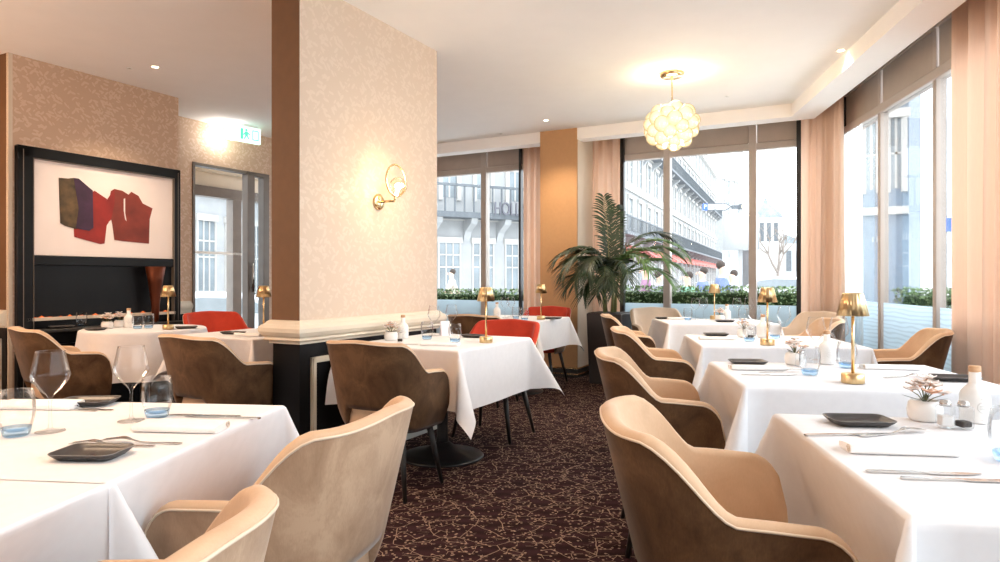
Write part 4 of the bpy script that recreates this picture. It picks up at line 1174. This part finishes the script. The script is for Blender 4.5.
# direction sign on its post
sx_, sy_ = gp(741, 19)
sg = thing('street_sign', 'white arrow street sign with blue parking square on a tall post', 'sign', (sx_, sy_, GZ), 0)
zs = CAMZ+(HOR-207)*19/F-GZ
MB().tube([(0, .03, 0), (0, .03, zs+1.6)], .06, 12).build('post', 'stone', sg)
k = 19/F
m = MB(); m.prism([(-34*k, -3.6*k), (-15*k, -3.6*k), (-9*k, .4*k), (-15*k, 3.6*k), (-34*k, 3.6*k)], 0, .03, M=Matrix.Translation((0, 0, zs)) @ Matrix.Rotation(pi/2, 4, 'X') ); m.build('arrow_panel', 'stone_dark', sg)
m = MB(); m.prism([(-33.4*k, -2.5*k), (-15.6*k, -2.5*k), (-11.2*k, .3*k), (-15.6*k, 2.5*k), (-33.4*k, 2.5*k)], .03, .04, M=Matrix.Translation((0, 0, zs)) @ Matrix.Rotation(pi/2, 4, 'X')); m.build('panel_face', 'sign_white', sg)
m = MB(); m.box((-38.5*k, -.045, zs-3.4*k), (-33.8*k, -.0, zs+3.2*k)); m.build('parking_square', 'sign_blue', sg)
text('lettering', 'P', 6*k, 'sign_white', sg, (-36.2*k, -.05, zs), (pi/2, 0, 0)); text('lettering', 'Augustins', 4.2*k, 'ink', sg, (-24*k, -.045, zs), (pi/2, 0, 0))
m = MB(); m.box((-9*k, -.02, zs-.05), (0, .05, zs+.05)); m.box((-1.6*k, -.05, zs-2*k), (1*k, .1, zs+3*k)); m.build('bracket', 'stone_dark', sg)
m = MB(); m.lathe([(.0, 0), (.5, 0), (.5, 1.0), (0, 1.0)], 20, Matrix.Translation((0, .03, zs-4.2*k-1.1))); m.build('drum', 'stone', sg)
# blue grey building across the side street
bb_ = building('street_building', 'blue grey building seen through the side window', gp(836, 18.5), gp(909, 17.5), 4, 3.0, 3, base=3.2, wall='blue_facade', depth=5, cornice=False, shop=False)
text('lettering', '113', .2, 'sign_white', bb_, (s_on(871, Vector(gp(836, 18.5)), (Vector(gp(909, 17.5))-Vector(gp(836, 18.5))).normalized()), -.04, 2.42), (pi/2, 0, 0), .01, 'LEFT')
sp_ = thing('sign_pole', 'thin street pole with small square sign outside the side window', 'pole', gp(944.5, 14)+(GZ,), 0)
MB().tube([(0, 0, 0), (0, 0, 6)], .05, 10).build('pole', 'stone_dark', sp_); MB().box((-.16, -.08, 2.35), (.16, -.05, 2.65), .01).build('sign_plate', 'sign_blue', sp_)
# cars
def car(label, pos, rz, scale=1):
    c = thing('car', label, 'car', (pos[0], pos[1], ROAD if pos[0] < -3.4 else GZ), rz, 'cars on the street')
    prof = [(-2.1, .35), (-2.12, .75), (-1.95, .90), (-1.35, .97), (-.75, 1.38), (-.2, 1.46), (.7, 1.43), (1.35, 1.02), (2.0, .95), (2.1, .7), (2.1, .35)]
    M = Matrix(((1, 0, 0, 0), (0, 0, 1, 0), (0, 1, 0, 0), (0, 0, 0, 1)))
    rows = []
    for y, s_ in ((-.84, .94), (-.80, .985), (-.6, 1), (.6, 1), (.80, .985), (.84, .94)): rows.append([(x*s_, y*(1-.12*max(0, z-.95)/.5), .35+(z-.35)*s_) for x, z in prof])
    m = MB(); m.grid(rows); m.face(m._v(rows[0])); m.face(m._v(rows[-1])[::-1]); m.build('body', 'car_white', c)
    gl = [(-1.15, 1.04), (-.70, 1.30), (-.2, 1.36), (.60, 1.33), (1.1, 1.06)]
    for sg in (-1, 1):
        m = MB(); m.face(m._v([(x, sg*(.845-.24*max(0, z-.95)*.5/.5*.45), z) for x, z in gl])); m.build('side_window', 'car_glass', c)
    for x in (-1.3, 1.3):
        for y in (-.82, .64): MB().lathe([(0, 0), (.32, 0), (.34, .05), (.34, .14), (.32, .19), (0, .19)], 20, Matrix.Translation((x, y, .33)) @ Matrix.Rotation(-pi/2, 4, 'X')).build('wheel', 'tyre', c)
    m = MB(); m.face(m._v([(-1.32, -.66, 1.0), (-.78, -.6, 1.385), (-.78, .6, 1.385), (-1.32, .66, 1.0)])); m.build('windscreen', 'car_glass', c)
    return c
car('white car parked outside the glass door', gp(212, 13.0), R(25))
car('pale car passing below the church', gp(779, 25), R(-20))
building('street_building', 'pale stone house across the street seen through the glass door', gp(120, 17), gp(290, 24), 3, 3.6, 6, base=4.0)
# bicycles
def bicycle(label, pos, rz):
    b = thing('bicycle', label, 'bicycle', (pos[0], pos[1], GZ), rz, 'parked bicycles')
    for x in (-.52, .52):
        MB().tube([(x+.33*cos(2*pi*k/28), 0, .34+.33*sin(2*pi*k/28)) for k in range(28)], .022, 6, closed=True).build('wheel', 'tyre', b)
    m = MB(); P_ = dict(r=(-.52, 0, .34), f=(.52, 0, .34), bb=(-.05, 0, .30), st=(-.2, 0, .82), hd=(.36, 0, .86))
    for a, c in (('r', 'bb'), ('bb', 'st'), ('r', 'st'), ('st', 'hd'), ('bb', 'hd'), ('hd', 'f')): m.tube([P_[a], P_[c]], .02, 6)
    m.build('frame', 'coat_plum', b)
    MB().tube([(.36, 0, .86), (.34, 0, 1.0)], .014, 6).tube([(.30, -.26, 1.0), (.36, 0, 1.01), (.30, .26, 1.0)], .014, 6).build('handlebar', 'black_metal', b)
    MB().box((-.34, -.07, .86), (-.08, .07, .91), .02).tube([P_['st'], (-.21, 0, .88)], .014, 6).build('saddle', 'black_metal', b)
    return b
for k, (px, D) in enumerate(((921, 15.2), (929, 15.9), (936, 16.6))):
    bicycle(('first bicycle beside the blue building', 'middle bicycle of the parked row', 'last bicycle of the parked row, near the window bar')[k], gp(px, D), R(-35+8*k))
# passers-by
def person(label, pos, facing, coat, legs, arms=(0, 0), bag=False, stride=.16, hgt=1.72):
    s_ = hgt/1.72
    root = thing('person', label, 'person', (pos[0], pos[1], GZ), R(facing), 'passers-by behind the hedge')
    V_ = [((0, 0, .95), .115), ((0, 0, 1.12), .115), ((0, 0, 1.32), .13), ((0, .0, 1.43), .075), ((0, .01, 1.50), .05), ((0, .02, 1.60), .085), ((0, .02, 1.66), .08),
          ((-.18, 0, 1.38), .055), ((-.22, .03+arms[0]*.1, 1.12), .043), ((-.21, .10+arms[0]*.25, .90), .033), ((.18, 0, 1.38), .055), ((.22, -.03+arms[1]*.1, 1.12), .043), ((.21, -.02+arms[1]*.25, .90), .033),
          ((-.09, stride*.3, .88), .085), ((-.09, stride*.6+.03, .48), .06), ((-.09, stride, .08), .042), ((-.09, stride+.14, .04), .036),
          ((.09, -stride*.3, .88), .085), ((.09, -stride*.4+.03, .48), .06), ((.09, -stride*1.3, .09), .042), ((.09, -stride*1.3+.14, .04), .036)]
    E = [(0, 1), (1, 2), (2, 3), (3, 4), (4, 5), (5, 6), (2, 7), (7, 8), (8, 9), (2, 10), (10, 11), (11, 12), (0, 13), (13, 14), (14, 15), (15, 16), (0, 17), (17, 18), (18, 19), (19, 20)]
    def skin(name, ids, grow, mat):
        ix = {v: k for k, v in enumerate(ids)}
        me = bpy.data.meshes.new(name); me.from_pydata([Vector(V_[i][0])*s_ for i in ids], [(ix[a], ix[b]) for a, b in E if a in ix and b in ix], [])
        o = bpy.data.objects.new(name, me); COL.objects.link(o); o.parent = root
        md = o.modifiers.new('skin', 'SKIN'); md.use_smooth_shade = True
        for k, i in enumerate(ids):
            sv = me.skin_vertices[0].data[k]; sv.radius = (V_[i][1]*s_+grow,)*2; sv.use_root = (k == 0)
        o.modifiers.new('sub', 'SUBSURF').levels = 1; o.modifiers['sub'].render_levels = 2
        me.materials.append(MATS[mat]); return o
    skin('body', list(range(len(V_))), 0, 'skin')
    skin('coat', [0, 1, 2, 3, 7, 8, 10, 11], .022, coat)
    skin('trousers', [0, 13, 14, 15, 17, 18, 19], .018, legs)
    MB().ball((0, -.022, 1.672*s_), .082*s_, 10, sc_=(.92, 1.0, 1.0)).build('hair', 'hair', root)
    m = MB(); m.ball((0, .125, 1.60*s_), .018, 6); 
    for sg in (-1, 1): m.ball((sg*.035, .112, 1.63*s_), .012, 6)
    m.build('face_features', 'skin', root)
    if bag: MB().box((.17, -.02, .62), (.30, .18, .92), .03).build('bag', 'coat_plum', root)
    return root
for hi_, (lab, px, D, f, c, l, a) in enumerate( (('passer-by in a dark plum coat beside the palm fronds', 646, 13.5, 80, 'coat_plum', 'denim', (1, -1)), ('passer-by in a grey jacket next to the window bar', 659, 12.5, -70, 'coat_grey', 'denim', (-1, 1)),
        ('passer-by in a green coat in the middle pane', 688, 11.8, 95, 'coat_green', 'denim', (1, -1)), ('passer-by in a blue jacket behind the green coat', 703, 13, 60, 'coat_blue', 'denim', (.5, -.5)),
        ('passer-by in a slate blue coat beside the street sign post', 722, 11.6, -95, 'coat_blue', 'coat_grey', (1, -1)), ('passer-by in grey walking by the sign post', 733, 12.6, 90, 'coat_grey', 'denim', (-1, 1)),
        ('passer-by in a cream coat outside the first window', 452, 17, 90, 'coat_cream', 'denim', (1, -1)))):
    person(lab, gp(px, D), f, c, l, a, hgt=(1.62, 1.50, 1.48, 1.58, 1.66, 1.52, 1.6)[hi_])

# ================================================================== LIGHT
wd = bpy.data.worlds.new('world'); sc.world = wd; wd.use_nodes = True
nt = wd.node_tree; nt.nodes.clear()
o_ = nt.nodes.new('ShaderNodeOutputWorld'); bg = nt.nodes.new('ShaderNodeBackground'); bg.inputs[0].default_value = (.925, .965, 1.0, 1); bg.inputs[1].default_value = 3.0
nt.links.new(bg.outputs[0], o_.inputs[0])
def area(name, loc, rot, sx, sy, portal=True, e=0, col=(1, 1, 1)):
    l = bpy.data.lights.new(name, 'AREA'); l.shape = 'RECTANGLE'; l.size = sx; l.size_y = sy; l.energy = e; l.color = col
    if portal: l.cycles.is_portal = True
    o = bpy.data.objects.new(name, l); COL.objects.link(o); o.location = loc; o.rotation_euler = rot; return o
def portal(O, rz, s0, s1):
    d = Vector((cos(rz), sin(rz))); nrm = Vector((-d.y, d.x)); c = O+d*(s0+s1)/2+nrm*.15
    area('window_portal', (c.x, c.y, 1.42), (R(90), 0, rz), s1-s0, 2.5)  # faces local -y, into the room
portal(OF, RV, .5, 3.07); portal(OF, RV, 3.54, 6.12); portal(OR_, RW, .05, 10.3); portal(VO, RU, a0-.5, a1+.7)
def spot(loc, e, size=110, blend=.8, col=(1, .80, .58), tgt=None, r=.04):
    l = bpy.data.lights.new('downlight_or_fill', 'SPOT'); l.energy = e; l.spot_size = R(size); l.spot_blend = blend; l.color = col; l.shadow_soft_size = r
    o = bpy.data.objects.new('downlight_or_fill', l); COL.objects.link(o); o.location = loc
    if tgt: o.rotation_euler = (Vector(tgt)-Vector(loc)).to_track_quat('-Z', 'Y').to_euler()
    return o
def point(name, loc, e, r=.05, col=(1, .74, .45)):
    l = bpy.data.lights.new(name, 'POINT'); l.energy = e; l.color = col; l.shadow_soft_size = r
    o = bpy.data.objects.new(name, l); COL.objects.link(o); o.location = loc; return o
for px, py, e in ((155, 66.5, 60), (546, 120, 45), (841, 50, 35)):
    x, y = at(px, py, CEIL); spot((x, y, CEIL-.02), e)
for x, y, e in ((-1.2, 1.2, 45), (-2.4, 2.6, 75), (.3, .2, 30), (-3.6, .8, 70), (.4, 3.8, 40), (1.6, 4.6, 30)): spot((x, y, CEIL-.02), e, col=(1, .70, .45) if x < -1 else (1, .88, .74))  # extra spots without fixtures, added to fill the room with light
point('sconce_light', (sconce_pos.x, sconce_pos.y, sconce_pos.z), 3.5)
point('unseen_fill', (-3.5, 2.3, 1.9), 42, .2, (1, .66, .42)); point('unseen_fill', (-4.6, 3.6, 1.9), 30, .2, (1, .66, .42))  # added warm fill for the left side, out of view, no lamp modelled
point('chandelier_light', (cx, cy, cz-.30), 12, .1); point('chandelier_uplight', (cx, cy, cz+.26), 8, .1)
sx2, sy2 = at(225, 127, CEIL); point('exit_glow', (sx2+.06, sy2-.16, CEIL-.16), 2.2, .05, (1, 1, .92))
sc.view_settings.view_transform = 'Standard'; sc.view_settings.look = 'None'; sc.view_settings.exposure = 0.97; sc.view_settings.gamma = 1.0
sc.cycles.use_denoising = True
sc.cycles.max_bounces = 10; sc.cycles.diffuse_bounces = 5; sc.cycles.glossy_bounces = 3; sc.cycles.transparent_max_bounces = 24; sc.cycles.transmission_bounces = 6
sc.cycles.sample_clamp_indirect = 6; sc.cycles.caustics_reflective = False; sc.cycles.caustics_refractive = False
bpy.context.view_layer.update()
